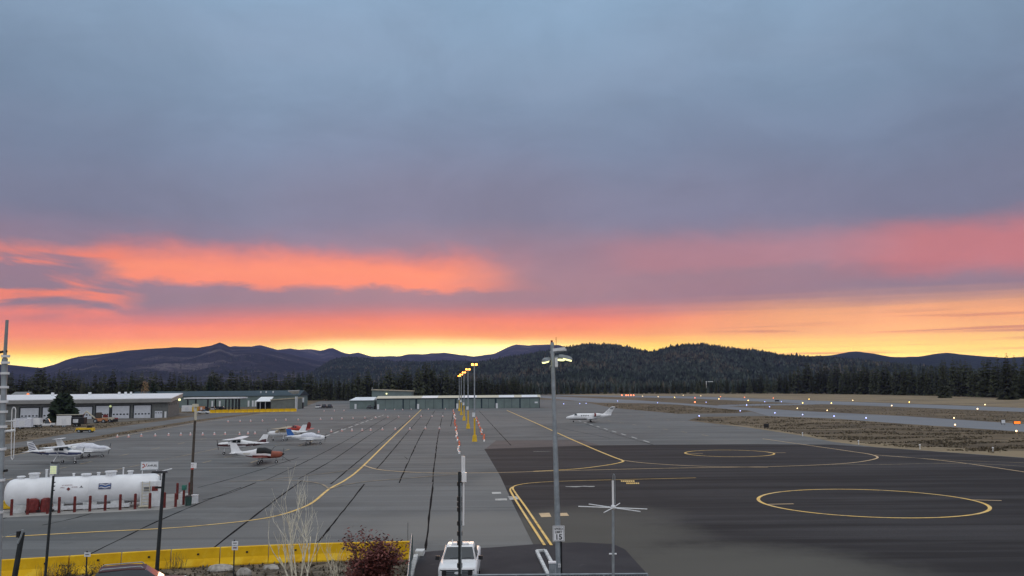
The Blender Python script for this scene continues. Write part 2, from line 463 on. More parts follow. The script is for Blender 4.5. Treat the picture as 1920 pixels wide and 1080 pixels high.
M['lamp_warm'] = mat('lit_doorway', (1, 0.8, 0.4), 0.5, 0.0, 1, emit=(1.0, 0.78, 0.30, 1), estr=1.6)
for k_, c_, e_ in (('l_yellow', (1, 0.66, 0.16, 1), 6), ('l_white', (1, 0.72, 0.36, 1), 4), ('l_red', (1, 0.2, 0.08, 1), 5),
                   ('l_blue', (0.42, 0.48, 1.0, 1), 3.5), ('l_orange', (1, 0.22, 0.02, 1), 1.0)):
    M[k_] = mat('lit_' + k_[2:] + '_lamp', c_[:3], 0.5, 0.0, 1, emit=c_, estr=e_)


# ------------------------------------------------------------------ mesh helper
class MB:
    def __init__(s):
        s.v, s.f, s.m, s.k = [], [], [], 0

    def add(s, vs, fs, k=None):
        o = len(s.v)
        s.v += [tuple(v) for v in vs]
        for f in fs:
            s.f.append(tuple(i + o for i in f))
            s.m.append(s.k if k is None else k)
        return s

    def box(s, c, d, rz=0.0, top=(1, 1), k=None, ry=0.0):
        ca, sa = math.cos(rz), math.sin(rz)
        cb, sb = math.cos(ry), math.sin(ry)
        vs = []
        for z in (-1, 1):
            for x, y in ((-1, -1), (1, -1), (1, 1), (-1, 1)):
                t = top if z > 0 else (1, 1)
                X, Y, Z = x * d[0] / 2 * t[0], y * d[1] / 2 * t[1], z * d[2] / 2
                X, Z = X * cb + Z * sb, -X * sb + Z * cb
                vs.append((c[0] + X * ca - Y * sa, c[1] + X * sa + Y * ca, c[2] + Z))
        return s.add(vs, [(3, 2, 1, 0), (4, 5, 6, 7), (0, 1, 5, 4), (1, 2, 6, 5), (2, 3, 7, 6), (3, 0, 4, 7)], k)

    def cyl(s, a, b, r0, r1=None, n=10, caps=True, k=None):
        a, b = Vector(a), Vector(b)
        r1 = r0 if r1 is None else r1
        d = (b - a).normalized()
        p = d.orthogonal().normalized()
        q = d.cross(p)
        vs = []
        for c, r in ((a, r0), (b, r1)):
            for i in range(n):
                t = 2 * math.pi * i / n
                vs.append(c + (p * math.cos(t) + q * math.sin(t)) * r)
        fs = [(i, (i + 1) % n, n + (i + 1) % n, n + i) for i in range(n)]
        if caps:
            fs += [tuple(range(n))[::-1], tuple(range(n, 2 * n))]
        return s.add(vs, fs, k)

    def tube(s, pts, r, n=6, k=None):
        rr = r if isinstance(r, (list, tuple)) else [r] * len(pts)
        for i in range(len(pts) - 1):
            s.cyl(pts[i], pts[i + 1], rr[i], rr[i + 1], n, True, k)
        return s

    def loft(s, rings, k=None, caps=True, kf=None):
        n = len(rings[0])
        vs = [p for r in rings for p in r]
        o = len(s.v)
        s.v += [tuple(v) for v in vs]
        for j in range(len(rings) - 1):
            for i in range(n):
                f = (j * n + i, j * n + (i + 1) % n, (j + 1) * n + (i + 1) % n, (j + 1) * n + i)
                s.f.append(tuple(o + q for q in f))
                if kf:
                    cc = sum((Vector(vs[q]) for q in f), Vector()) / 4
                    s.m.append(kf(cc))
                else:
                    s.m.append(s.k if k is None else k)
        if caps:
            for idx in (tuple(range(n))[::-1], tuple(range((len(rings) - 1) * n, len(rings) * n))):
                s.f.append(tuple(o + q for q in idx))
                if kf:
                    s.m.append(kf(sum((Vector(vs[q]) for q in idx), Vector()) / n))
                else:
                    s.m.append(s.k if k is None else k)
        return s

    def ball(s, c, r, n=8, k=None, sz=1.0):
        rings = []
        for j in range(1, n // 2 + 2):
            t = math.pi * (j / (n // 2 + 2))
            rings.append([(c[0] + r * math.sin(t) * math.cos(2 * math.pi * i / n), c[1] + r * math.sin(t) * math.sin(2 * math.pi * i / n),
                           c[2] - r * sz * math.cos(t)) for i in range(n)])
        return s.loft(rings, k)

    def build(s, name, mats, parent=None, smooth=False):
        me = bpy.data.meshes.new(name)
        me.from_pydata(s.v, [], s.f)
        for m in (mats if isinstance(mats, (list, tuple)) else [mats]):
            me.materials.append(M[m] if isinstance(m, str) else m)
        me.polygons.foreach_set('material_index', s.m)
        if smooth:
            me.polygons.foreach_set('use_smooth', [True] * len(s.f))
            try:
                me.set_sharp_from_angle(angle=R(38))
            except Exception:
                pass
        me.update()
        o = bpy.data.objects.new(name, me)
        COL.objects.link(o)
        if parent:
            o.parent = parent
        return o


def np_mesh(name, verts, tris, mats, mi=None):
    me = bpy.data.meshes.new(name)
    nv, nf = len(verts), len(tris)
    me.vertices.add(nv)
    me.vertices.foreach_set('co', np.asarray(verts, np.float32).ravel())
    me.loops.add(nf * 3)
    me.loops.foreach_set('vertex_index', np.asarray(tris, np.int32).ravel())
    me.polygons.add(nf)
    me.polygons.foreach_set('loop_start', np.arange(0, nf * 3, 3, dtype=np.int32))
    for m in mats:
        me.materials.append(M[m])
    if mi is not None:
        me.polygons.foreach_set('material_index', np.asarray(mi, np.int32))
    me.update(calc_edges=True)
    me.validate()
    o = bpy.data.objects.new(name, me)
    COL.objects.link(o)
    return o


def tag(o, label=None, cat=None, group=None, kind=None):
    for k, v in (('label', label), ('category', cat), ('group', group), ('kind', kind)):
        if v:
            o[k] = v
    return o


def thing(name, label, cat, loc=(0, 0, 0), rz=0.0, group=None):
    o = bpy.data.objects.new(name, None)
    o.empty_display_size = 0.3
    COL.objects.link(o)
    o.location = loc
    o.rotation_euler = (0, 0, rz)
    return tag(o, label, cat, group)


KIDS = {}


def kids(o):
    return [c for c in bpy.data.objects if c.parent == o]


def copy_tree(o, loc, rz=None, label=None, group=None, scale=None):
    if o.name not in KIDS:
        KIDS[o.name] = [(c, kids(c)) for c in kids(o)]
    n = o.copy()
    COL.objects.link(n)
    n.location = loc
    if rz is not None:
        n.rotation_euler = (0, 0, rz)
    if scale is not None:
        n.scale = scale
    if label:
        n['label'] = label
    if group:
        n['group'] = group
    for c, gs in KIDS[o.name]:
        d = c.copy()
        COL.objects.link(d)
        d.parent = n
        for g in gs:
            e = g.copy()
            COL.objects.link(e)
            e.parent = d
    return n


def text(name, body, size, mat_, parent, mtx, bold=0.0):
    cu = bpy.data.curves.new(name, 'FONT')
    cu.body = body
    cu.size = size
    cu.align_x = 'CENTER'
    cu.align_y = 'CENTER'
    cu.offset = bold
    t = bpy.data.objects.new(name + '_src', cu)
    COL.objects.link(t)
    bpy.context.view_layer.update()
    me = bpy.data.meshes.new_from_object(t.evaluated_get(bpy.context.evaluated_depsgraph_get()))
    bpy.data.objects.remove(t)
    me.materials.clear()
    me.materials.append(M[mat_])
    me.transform(mtx)
    o = bpy.data.objects.new(name, me)
    COL.objects.link(o)
    if parent:
        o.parent = parent
    return o


def face_mtx(loc, rz):
    """upright text that reads when seen against direction rz (rz = 0: faces -y)"""
    return Matrix.Translation(loc) @ Matrix.Rotation(rz, 4, 'Z') @ Matrix.Rotation(R(90), 4, 'X')


def flat(name, pts, z, m, kind='structure', sub=None):
    mb = MB()
    vs = [(p[0], p[1], z) for p in pts]
    ar = sum(vs[i][0] * vs[(i + 1) % len(vs)][1] - vs[(i + 1) % len(vs)][0] * vs[i][1] for i in range(len(vs)))
    if ar < 0:
        vs = vs[::-1]
    mb.add(vs, [tuple(range(len(vs)))])
    o = mb.build(name, m)
    o['kind'] = kind
    return o


def gp(*pp):
    return [G(*p) for p in pp]


def smooth_path(pts, n=8):
    out = []
    P = [pts[0]] + list(pts) + [pts[-1]]
    for i in range(1, len(P) - 2):
        a, b, c, d = P[i - 1], P[i], P[i + 1], P[i + 2]
        for j in range(n):
            t = j / n
            out.append(0.5 * ((2 * b) + (c - a) * t + (2 * a - 5 * b + 4 * c - d) * t * t + (3 * b - a - 3 * c + d) * t ** 3))
    out.append(pts[-1])
    return out


def ribbon(name, pts, w, z, m, jit=0.0, closed=False, dash=None, kind='structure'):
    mb = MB()
    n = len(pts)
    L, Rr = [], []
    for i, p in enumerate(pts):
        a = pts[i - 1] if (i or closed) else p
        b = pts[(i + 1) % n] if (i < n - 1 or closed) else p
        d = Vector((b[0] - a[0], b[1] - a[1], 0))
        d = d.normalized() if d.length > 1e-9 else Vector((1, 0, 0))
        q = Vector((-d.y, d.x, 0))
        off = q * random.uniform(-jit, jit)
        ww = w * (1 if not jit else random.uniform(0.5, 1.3))
        base = Vector((p[0], p[1], z)) + off
        L.append(base + q * ww / 2)
        Rr.append(base - q * ww / 2)
    rng_ = range(n if closed else n - 1)
    for i in rng_:
        if dash and (i % dash[1]) >= dash[0]:
            continue
        j = (i + 1) % n
        mb.add([L[i], Rr[i], Rr[j], L[j]], [(0, 1, 2, 3)])
    o = mb.build(name, m)
    o['kind'] = kind
    return o


def resample(pts, step):
    out = [pts[0]]
    acc = 0
    for a, b in zip(pts[:-1], pts[1:]):
        l = (b - a).length
        k = max(1, int(l / step))
        for i in range(1, k + 1):
            out.append(a.lerp(b, i / k))
    return out


# ------------------------------------------------------------------ ground, paving
ground = MB()
ground.add([(-8000, -300, 0), (8000, -300, 0), (8000, 10300, 0), (-8000, 10300, 0)], [(0, 1, 2, 3)])
o = ground.build('ground', 'dirt')
o['kind'] = 'structure'

flat('straw_field', gp((1015, 741), (1120, 738.6), (1300, 737.2), (1500, 736.8), (1700, 739), (1920, 747), (2100, 757), (2100, 773), (1920, 764.5), (1700, 756), (1500, 750), (1300, 742.5), (1100, 741.2)), 0.004, 'straw')
flat('runway', gp((1010, 740.4), (1100, 741.2), (1300, 743), (1500, 750.3), (1700, 757), (1920, 765), (2100, 773), (2100, 782), (1920, 772.5), (1700, 763.5), (1500, 756.3), (1300, 747.3), (1100, 743), (1010, 741.3)), 0.008, 'runway')
flat('taxiway', gp((1012, 742), (1100, 746), (1200, 750.8), (1300, 757.5), (1420, 765.5), (1500, 770.5), (1700, 780.5), (1920, 795), (2100, 806), (2100, 822),
                   (1920, 809.5), (1700, 795), (1560, 784.5), (1440, 780), (1405, 770), (1350, 765.8), (1270, 758.6), (1200, 756), (1120, 755), (1012, 745.5)), 0.008, 'runway')
flat('runway_exit', gp((1345, 759.6), (1420, 757.5), (1500, 756.8), (1480, 750.5), (1560, 757), (1500, 759.5), (1440, 760.5), (1352, 762)), 0.012, 'runway')
flat('service_road', gp((-60, 850), (0, 835), (150, 810), (225, 800), (337, 785), (375, 779), (400, 774), (470, 774), (560, 768), (462, 776), (365, 787.5), (250, 806), (175, 819), (15, 842), (-60, 858)), 0.012, 'asphalt')
flat('yard', gp((-60, 803), (0, 797), (150, 795), (240, 790), (335, 781), (400, 776), (335, 774), (330, 778), (10, 786), (-60, 790)), 0.004, 'gravel')
apron_px = [(-120, 884), (0, 858), (40, 849), (175, 826), (250, 812), (365, 792), (450, 780), (520, 771), (560, 766.5), (600, 752), (700, 750.5), (1012, 749),
            (1090, 752.5), (1150, 765), (1270, 776), (1380, 775), (1408, 772), (1440, 779.9), (1310, 781.5), (1290, 788.5), (1400, 801), (1500, 816), (1560, 828),
            (1640, 838), (1780, 848), (1920, 858), (2050, 868), (2100, 1300), (-300, 1300), (-300, 925)]
flat('apron', gp(*apron_px), 0.016, 'asphalt')
# dry verge between the taxi islands and the apron edge
flat('sandy_verge', gp((1300, 790.2), (1400, 799), (1500, 812), (1560, 823), (1660, 832), (1780, 839.5), (1920, 846), (2050, 852), (2050, 868), (1920, 858.3), (1780, 848.3), (1640, 838.3), (1560, 828.3), (1500, 816.3), (1400, 801.3), (1290, 788.8)), 0.0185, 'straw')
flat('brown_patch', gp((930, 826), (1090, 825), (1125, 835), (1060, 838.5), (908, 843.5)), 0.020, 'brown_asphalt')
flat('dark_apron', gp((908, 842), (1000, 839), (1100, 835.5), (1240, 834), (1420, 833), (1560, 834), (1640, 838.8), (1780, 848.8), (1920, 859), (2060, 869), (2150, 1300), (1330, 1300), (1250, 1150),
                      (1012, 1150), (1000, 1022), (962, 945), (938, 893)), 0.024, 'dark_asphalt')
flat('driveway', gp((792, 1036), (850, 1031), (920, 1027.5), (1000, 1021.5), (1085, 1017.5), (1150, 1021), (1172, 1031), (1216, 1080), (1330, 1300), (740, 1300), (780, 1060)), 0.032, 'drive_asphalt')
flat('planting_bed', gp((-150, 1098), (0, 1083), (310, 1066), (480, 1057), (620, 1052), (770, 1049), (768, 1090), (740, 1300), (-400, 1300)), 0.022, 'soil')
flat('tank_pad', gp((-60, 975), (20, 970.5), (160, 963.5), (312, 956), (374, 943), (352, 925), (320, 927), (-60, 944)), 0.030, 'concrete')

# edge line, taxi lines
Z1 = 0.040


def line(pp, w=0.3, m='yellow_line', z=Z1, n=10, name='taxi_line'):
    return ribbon(name, smooth_path(gp(*pp), n), w, z, m)


line([(-60, 867), (40, 851), (175, 828), (250, 814), (365, 794), (450, 782), (520, 772.5)], 0.25, 'pale_line', name='apron_edge_line')
line([(790, 768), (735, 821), (682, 873), (650, 899), (618, 917), (590, 940), (568, 952), (530, 965), (480, 975), (390, 985), (300, 992), (170, 998.5), (0, 1008), (-60, 1011)], 0.27)
line([(682, 873), (705, 880), (740, 884), (800, 887), (863, 887.5), (960, 886), (1060, 883), (1250, 878.5), (1440, 875.5), (1560, 871), (1615, 866), (1645, 859), (1632, 852.5), (1590, 846), (1500, 833), (1430, 823)], 0.3, 'pale_line', Z1 + 0.004)
line([(1640, 853.5), (1720, 859.5), (1800, 868), (1920, 885.5), (2000, 898)], 0.3, 'pale_line', Z1 + 0.008)
line([(1560, 872), (1660, 871.5), (1760, 869.5), (1860, 871.5), (1990, 880)], 0.28, 'faded_line', Z1 + 0.012)
line([(1660, 855.5), (1760, 862), (1850, 866), (1990, 870.5)], 0.28, 'faded_line', Z1 + 0.016)
line([(950, 769.5), (1000, 791.5), (1060, 819), (1110, 841), (1150, 857.5), (1166, 863.5), (1166, 867), (1140, 872.5), (1080, 880), (1000, 884.5)], 0.34, 'yellow_line', Z1 + 0.020)
line([(1166, 863.5), (1200, 868), (1260, 872.5), (1330, 875.5), (1440, 877)], 0.3, 'pale_line', Z1 + 0.024)
line([(682, 875), (640, 884), (590, 890.5), (540, 896), (480, 902)], 0.2, 'faded_line', Z1 + 0.008)
line([(616, 917), (604, 909), (580, 904), (540, 901.5), (430, 903)], 0.24, 'faded_line', Z1 + 0.012)
line([(616, 918), (650, 909), (700, 902.5), (780, 896), (863, 889)], 0.24, 'faded_line', Z1 + 0.016)
line([(1305, 897), (1200, 899.5), (1080, 902.5), (1010, 905.5), (975, 909.5), (962, 915), (967, 926), (987, 954), (1034, 1024)], 0.19, 'yellow_line', Z1 + 0.028, name='boundary_line')
line([(967, 911.5), (957, 918), (961, 929), (978, 957), (1021, 1024)], 0.19, 'yellow_line', Z1 + 0.032, name='boundary_line')


def fit_circle(pp):
    P = np.array([G(*p)[:2] for p in pp])
    A = np.c_[2 * P, np.ones(len(P))]
    x = np.linalg.lstsq(A, (P ** 2).sum(1), rcond=None)[0]
    return x[0], x[1], math.sqrt(x[2] + x[0] ** 2 + x[1] ** 2)


for pp, tk in (([(1420, 938), (1460, 926), (1520, 919.5), (1600, 917.5), (1700, 922), (1780, 931), (1838, 944), (1857, 957), (1820, 966), (1740, 970.5), (1660, 971.5), (1560, 966), (1480, 957), (1440, 949)],
                [((1440, 946.5), (1488, 945.5)), ((1822, 938), (1878, 939.5))]),
               ([(1282, 850), (1300, 847), (1340, 844.5), (1380, 844), (1420, 846), (1446, 851), (1430, 855), (1390, 857.5), (1340, 856), (1300, 853.5)],
                [((1285, 851), (1318, 850.6)), ((1440, 849.5), (1473, 849.3))])):
    cx, cy, r = fit_circle(pp)
    ribbon('helipad_circle', [Vector((cx + r * math.cos(t), cy + r * math.sin(t), 0)) for t in np.linspace(0, 2 * math.pi, 97)[:-1]], 0.3, Z1, 'yellow_line', closed=True)
    for a, b in tk:
        ribbon('helipad_tick', gp(a, b), 0.3, Z1 + 0.004, 'pale_line')
# blocks, stencils, dashes
for a in ([(1010, 963), (1030, 962.4), (1034, 970), (1015, 970.6)], [(1048, 963), (1063, 962.4), (1067, 968), (1051, 968.5)]):
    flat('painted_block', gp(*a), Z1, 'pale_line')
flat('painted_block', gp((922, 923.5), (939, 923.2), (940, 926.5), (923, 927)), Z1, 'white_line')
flat('painted_block', gp((928, 936), (950, 935.4), (951, 939), (929, 939.8)), Z1, 'white_line')
flat('painted_block', gp((952, 931.5), (968, 931), (973, 937), (956, 937.8)), Z1, 'white_line')
ribbon('faded_stencil', resample(gp((1061, 913.5), (1115, 912.5)), 0.3), 0.55, Z1, 'white_line', jit=0.25)
ribbon('faded_stencil', resample(gp((1000, 847), (1032, 846.6)), 0.5), 0.25, Z1, 'white_line', jit=0.05)
for row, y0 in ((0, 901.5), (1, 905.5)):
    x = 1164 + row * 10
    for k in range(7):
        w = random.uniform(2.4, 3.6)
        flat('painted_letter', gp((x, y0), (x + w, y0), (x + w + 0.6, y0 + 2.6), (x + 0.6, y0 + 2.6)), Z1 + 0.004, 'yellow_line')
        x += w + 0.9


def dashes(a, b, n, w, m, duty=0.5, name='dash_line'):
    A, B = G(*a), G(*b)
    for i in range(n):
        t0 = i / n
        ribbon(name, [A.lerp(B, t0), A.lerp(B, t0 + duty / n)], w, Z1 - 0.008, m)


dashes((608, 819), (722, 777), 11, 0.4, 'white_line', 0.6)
dashes((470, 868), (600, 822), 5, 0.35, 'faded_line', 0.35)
dashes((1085, 789), (1232, 834), 9, 0.4, 'white_line', 0.45)
dashes((1120, 786), (1360, 822), 8, 0.4, 'faded_line', 0.3)
dashes((1180, 779), (1420, 807), 8, 0.4, 'faded_line', 0.3)
dashes((190, 887), (500, 822), 3, 0.22, 'faded_line', 0.97)
dashes((150, 870), (470, 805), 7, 0.3, 'faded_line', 0.3)
dashes((0, 903), (190, 862), 4, 0.3, 'faded_line', 0.4)
dashes((380, 868), (540, 830), 5, 0.3, 'faded_line', 0.4)
dashes((900, 772), (1240, 778), 9, 0.5, 'faded_line', 0.3)

for pp in ([(793, 777), (765, 810), (724, 859), (705, 880)], [(683, 908), (650, 950), (620, 988), (588, 1027)], [(815, 770), (790, 815), (769, 859), (748, 906)],
           [(831, 773), (822, 815), (816, 859), (811, 904)], [(812, 905), (806, 960), (798, 1032)], [(774, 782), (730, 818), (679, 859), (620, 908)],
           [(747, 782), (690, 818), (630, 859), (560, 898)], [(725, 783), (660, 820), (587, 859), (500, 900)], [(567, 901), (520, 935), (480, 966), (400, 1028)],
           [(452, 914), (400, 934), (355, 952), (280, 985), (168, 1040)], [(185, 959), (140, 972), (80, 985)], [(898, 770), (930, 805), (958, 835)], [(1098, 795), (1160, 816), (1232, 836)],
           [(480, 905), (430, 925), (380, 938)], [(705, 778), (650, 800), (560, 835)], [(1000, 795), (1060, 805), (1145, 822)], [(850, 775), (845, 800)], [(370, 915), (450, 893), (560, 858)],
           [(0, 975), (20, 968)]):
    ribbon('crack_seal', resample(smooth_path(gp(*pp), 6), 2.5), 0.17, 0.021, 'crack', jit=0.03)
# shorter cracks scattered over the old apron
for i in range(150):
    px, py = random.uniform(380, 1350), random.choice((random.uniform(772, 830), random.uniform(800, 1000)))
    if (905 < px and py > 822) or py > 868:
        continue
    p = G(px, py)
    a = random.choice((R(random.uniform(100, 135)), R(random.uniform(-12, 12))))
    l = random.uniform(3, 14)
    ribbon('crack_seal', resample([p, p + Vector((math.cos(a) * l, math.sin(a) * l, 0))], 1.5), 0.11, 0.0212, 'crack', jit=0.06)

# ------------------------------------------------------------------ hills
def hill(name, prof, D, D0, m, amp, rows=26, back=0.3, step=8):
    xs = np.arange(prof[0][0], prof[-1][0] + 1, step)
    ys = np.interp(xs, [p[0] for p in prof], [p[1] for p in prof])
    verts, n = [], len(xs)
    for j in range(rows + 6):
        t = j / (rows - 1)
        for x, y in zip(xs, ys):
            top = At(x, y, D)
            w = Vector((top.x, top.y, 0))
            if t <= 1:
                d = (D0 + (D - D0) * t) / D
                s = t ** 1.25
                nz = mnoise.fractal(Vector((w.x * d * 0.0016, w.y * d * 0.0010, D * 0.001)), 0.9, 2.1, 5) * amp * math.sin(math.pi * min(t, 1)) ** 0.7
                spur = mnoise.fractal(Vector((w.x * d * 0.005, 3.3, D * 0.002 + t * 1.3)), 0.9, 2.1, 4) * amp * 0.35 * math.sin(math.pi * t)
                z = (top.z + 0) * s + nz + spur
                z = min(z, H + (top.z - H) * d * 0.985) if t < 1 else top.z
                verts.append((w.x * d, w.y * d, max(z, -5) if t > 0.02 else -3))
            else:
                d = 1 + (t - 1) * back
                verts.append((w.x * d, w.y * d, top.z * (1 - ((t - 1) * (rows - 1) / 6) ** 1.0 * 0.9)))
    faces = [(j * n + i, j * n + i + 1, (j + 1) * n + i + 1, (j + 1) * n + i) for j in range(rows + 5) for i in range(n - 1)]
    mb = MB()
    mb.add(verts, faces)
    o = mb.build(name, m, smooth=False)
    o.data.polygons.foreach_set('use_smooth', [True] * len(o.data.polygons))
    o['kind'] = 'structure'
    return np.array(verts).reshape(rows + 6, n, 3)[:rows]


def rough(prof, amp, step=6, seed=0):
    xs = np.arange(prof[0][0], prof[-1][0] + 1, step)
    ys = np.interp(xs, [p[0] for p in prof], [p[1] for p in prof])
    return [(x, y + amp * mnoise.fractal(Vector((x * 0.05, seed * 3.1, 0)), 0.8, 2.0, 4)) for x, y in zip(xs, ys)]


far_ridge = rough([(-200, 690), (0, 685), (40, 687), (90, 690), (380, 668), (440, 648), (470, 650), (487, 646), (505, 652), (520, 656), (545, 653), (560, 656), (580, 654), (602, 658), (620, 651.5), (640, 660), (655, 664), (672, 660),
                   (685, 666), (700, 669), (740, 668), (775, 664), (800, 664), (830, 661), (860, 665), (885, 668), (910, 666), (925, 663), (945, 655), (965, 645.5), (985, 647), (1030, 646), (1100, 655), (1300, 672), (1550, 672), (1740, 668), (1900, 680), (2150, 682)], 1.6, seed=1)
hill('far_ridge', far_ridge, 9500, 5200, 'far_hill', 90)
left_mt = rough([(-300, 690), (-100, 684), (0, 683), (40, 686), (78, 690), (100, 684), (125, 674), (150, 668), (190, 664), (240, 657), (300, 653), (330, 651), (365, 652), (385, 650), (398, 648), (406, 644), (413, 641), (422, 646), (432, 651), (445, 652), (470, 651), (500, 656), (540, 664), (600, 676), (700, 690), (820, 704)], 0.7, seed=2)
g1 = hill('left_mountain', left_mt, 6200, 2600, 'far_hill', 60)
mid = rough([(540, 714), (570, 706), (590, 694), (610, 680), (625, 672), (650, 669), (690, 672), (715, 674), (740, 678), (800, 677), (860, 676), (920, 680), (1000, 690), (1100, 700)], 1.2, seed=3)
g2 = hill('middle_hill', mid, 3900, 1900, 'forest_hill', 26)
right_far = rough([(1350, 690), (1480, 670), (1520, 668.5), (1560, 666), (1590, 660), (1610, 659), (1640, 663), (1672, 669), (1720, 669.5), (1750, 663.5), (1775, 661), (1810, 665), (1850, 668.5), (1890, 670.5), (1920, 669), (2150, 672)], 0.6, seed=4)
hill('right_far_hill', right_far, 6000, 2600, 'forest_hill', 40)
right = rough([(770, 700), (850, 688), (905, 680), (950, 671), (1000, 664), (1040, 656), (1070, 650), (1100, 645.5), (1130, 646.5), (1160, 648), (1190, 655), (1215, 660), (1232, 658), (1262, 650), (1290, 646), (1320, 646), (1345, 650), (1380, 655), (1420, 659), (1460, 666), (1500, 669), (1560, 672), (1700, 686), (1900, 700), (2100, 706)], 0.7, seed=5)
g3_ = hill('right_hill', right, 2700, 1250, 'forest_hill', 22)


def cones(name, pos, hgt, wid, mats, tiers=2, sides=5):
    """many conifers as one mass: stacked open cones"""
    P, Hh, W = (np.asarray(a, float) for a in (pos, hgt, wid))
    k = len(P)
    tv, tf, o = [], [], 0
    for t in range(tiers):
        z0, z1 = 0.12 + 0.42 * t, min(1.0, 0.70 + 0.34 * t)
        w = 1.0 - 0.45 * t
        ring = [(w * math.cos(2 * math.pi * i / sides + t), w * math.sin(2 * math.pi * i / sides + t), z0) for i in range(sides)]
        tv += ring + [(0, 0, z1)]
        tf += [(o + i, o + (i + 1) % sides, o + sides) for i in range(sides)]
        o += sides + 1
    tv, tf = np.array(tv), np.array(tf)
    jr = rng.uniform(0.7, 1.3, (k, len(tv), 1))
    ang = rng.uniform(0, 6.28, k)
    ca, sa = np.cos(ang)[:, None], np.sin(ang)[:, None]
    X = (tv[None, :, 0] * ca - tv[None, :, 1] * sa) * W[:, None] * jr[:, :, 0]
    Y = (tv[None, :, 0] * sa + tv[None, :, 1] * ca) * W[:, None] * jr[:, :, 0]
    Zz = tv[None, :, 2] * Hh[:, None]
    vs = np.stack([X, Y, Zz], 2) + P[:, None, :]
    fs = tf[None] + (np.arange(k) * len(tv))[:, None, None]
    pn = np.array([mnoise.noise(Vector((p[0] * .006, p[1] * .004, 0))) for p in P]) + rng.normal(0, .28, k)
    kind = np.where(pn > .45, 2, np.where(pn < -.12, 1, 0))
    o = np_mesh(name, vs.reshape(-1, 3), fs.reshape(-1, 3), mats, np.repeat(kind, len(tf)))
    o['kind'] = 'stuff'
    o['label'] = 'mass of dark conifers covering the slopes and valley behind the airfield'
    return o


def on_grid(g, k, t0=0.03, t1=1.0, p=1.0):
    r, n = g.shape[:2]
    a = (t0 + (t1 - t0) * rng.random(k) ** p) * (r - 1)
    b = rng.random(k) * (n - 1)
    i, j = np.minimum(a.astype(int), r - 2), np.minimum(b.astype(int), n - 2)
    fa, fb = (a - i)[:, None], (b - j)[:, None]
    return (g[i, j] * (1 - fa) + g[i + 1, j] * fa) * (1 - fb) + (g[i, j + 1] * (1 - fa) + g[i + 1, j + 1] * fa) * fb


pr = on_grid(g3_, 26000)
pr2 = on_grid(g3_, 700, 0.975, 1.0)
pm = on_grid(g2, 5000)
pl = on_grid(g1, 5000, 0.0, 0.7)
allp = np.vstack([pr, pr2, pm, pl])
hh = rng.uniform(6, 15, len(allp)) * np.where(rng.random(len(allp)) < .06, 1.5, 1.0)
cones('hill_forest', allp - np.array([0, 0, 1.5]), hh, hh * rng.uniform(0.16, 0.28, len(hh)), ['needles_far', 'needles_far_dark', 'needles_far_brown'], 1, 5)

# valley forest behind the front rows
FRONT = [(-200, 500), (0, 520), (340, 560), (560, 690), (700, 640), (1000, 700), (1012, 940), (1150, 960), (1300, 900), (1500, 830), (1700, 680), (1920, 510), (2100, 430)]


def front_y(px):
    return np.interp(px, [p[0] for p in FRONT], [p[1] for p in FRONT])


k = 9000
px = rng.uniform(-150, 2080, k)
fy = front_y(px)
yy = fy + 25 + (2500 - fy) * rng.random(k) ** 2.2
xx = (px - 960) / F * yy
hh = rng.uniform(10, 17, k) * np.where(px > 1012, 0.9, 0.75)
cones('valley_forest', np.stack([xx, yy, np.zeros(k)], 1), hh, hh * rng.uniform(0.14, 0.24, k), ['needles_far', 'needles_far_dark', 'needles_far_brown'], 2, 6)


# ------------------------------------------------------------------ conifers one by one
def conifer_mesh(seed, h=20.0, w=3.4, levels=24, nb=8, droop=0.25, bare=0.10, trunk_r=0.28, power=0.85):
    rd = random.Random(seed)
    t = MB()
    t.tube([(0, 0, 0), (rd.uniform(-.1, .1), rd.uniform(-.1, .1), h * 0.5), (0, 0, h * 0.97)], [trunk_r, trunk_r * 0.6, 0.03], 6)
    c = MB()
    for l in range(levels):
        z = h * (bare + (1 - bare) * (l + rd.uniform(-.3, .3)) / levels)
        f = max(0.0, 1 - z / h)
        n = nb if f > 0.3 else max(4, nb - 3)
        gap = rd.random() < 0.12
        for b in range(n):
            if rd.random() < (0.45 if gap else 0.10):
                continue
            a = 2 * math.pi * (b + rd.random()) / n
            L = (w * f ** power * rd.choice((rd.uniform(0.4, 0.8), rd.uniform(0.75, 1.1), rd.uniform(0.9, 1.3)))) + 0.15
            up = rd.uniform(-droop, 0.12) + 0.25 * (1 - f)
            hw = L * rd.uniform(0.20, 0.34) + 0.12
            d = Vector((math.cos(a), math.sin(a), 0))
            q = Vector((-d.y, d.x, 0))
            o_ = Vector((0, 0, z))
            mid = o_ + d * L * 0.62 + Vector((0, 0, L * up * 0.4))
            tip = o_ + d * L + Vector((0, 0, L * up - 0.15 * L))
            dz_ = Vector((0, 0, -hw * rd.uniform(0.5, 1.1)))
            c.add([o_, mid + q * hw + dz_, tip, mid - q * hw + dz_, mid + Vector((0, 0, 0.1 * L))], [(0, 1, 4), (1, 2, 4), (2, 3, 4), (3, 0, 4)])
    return t, c


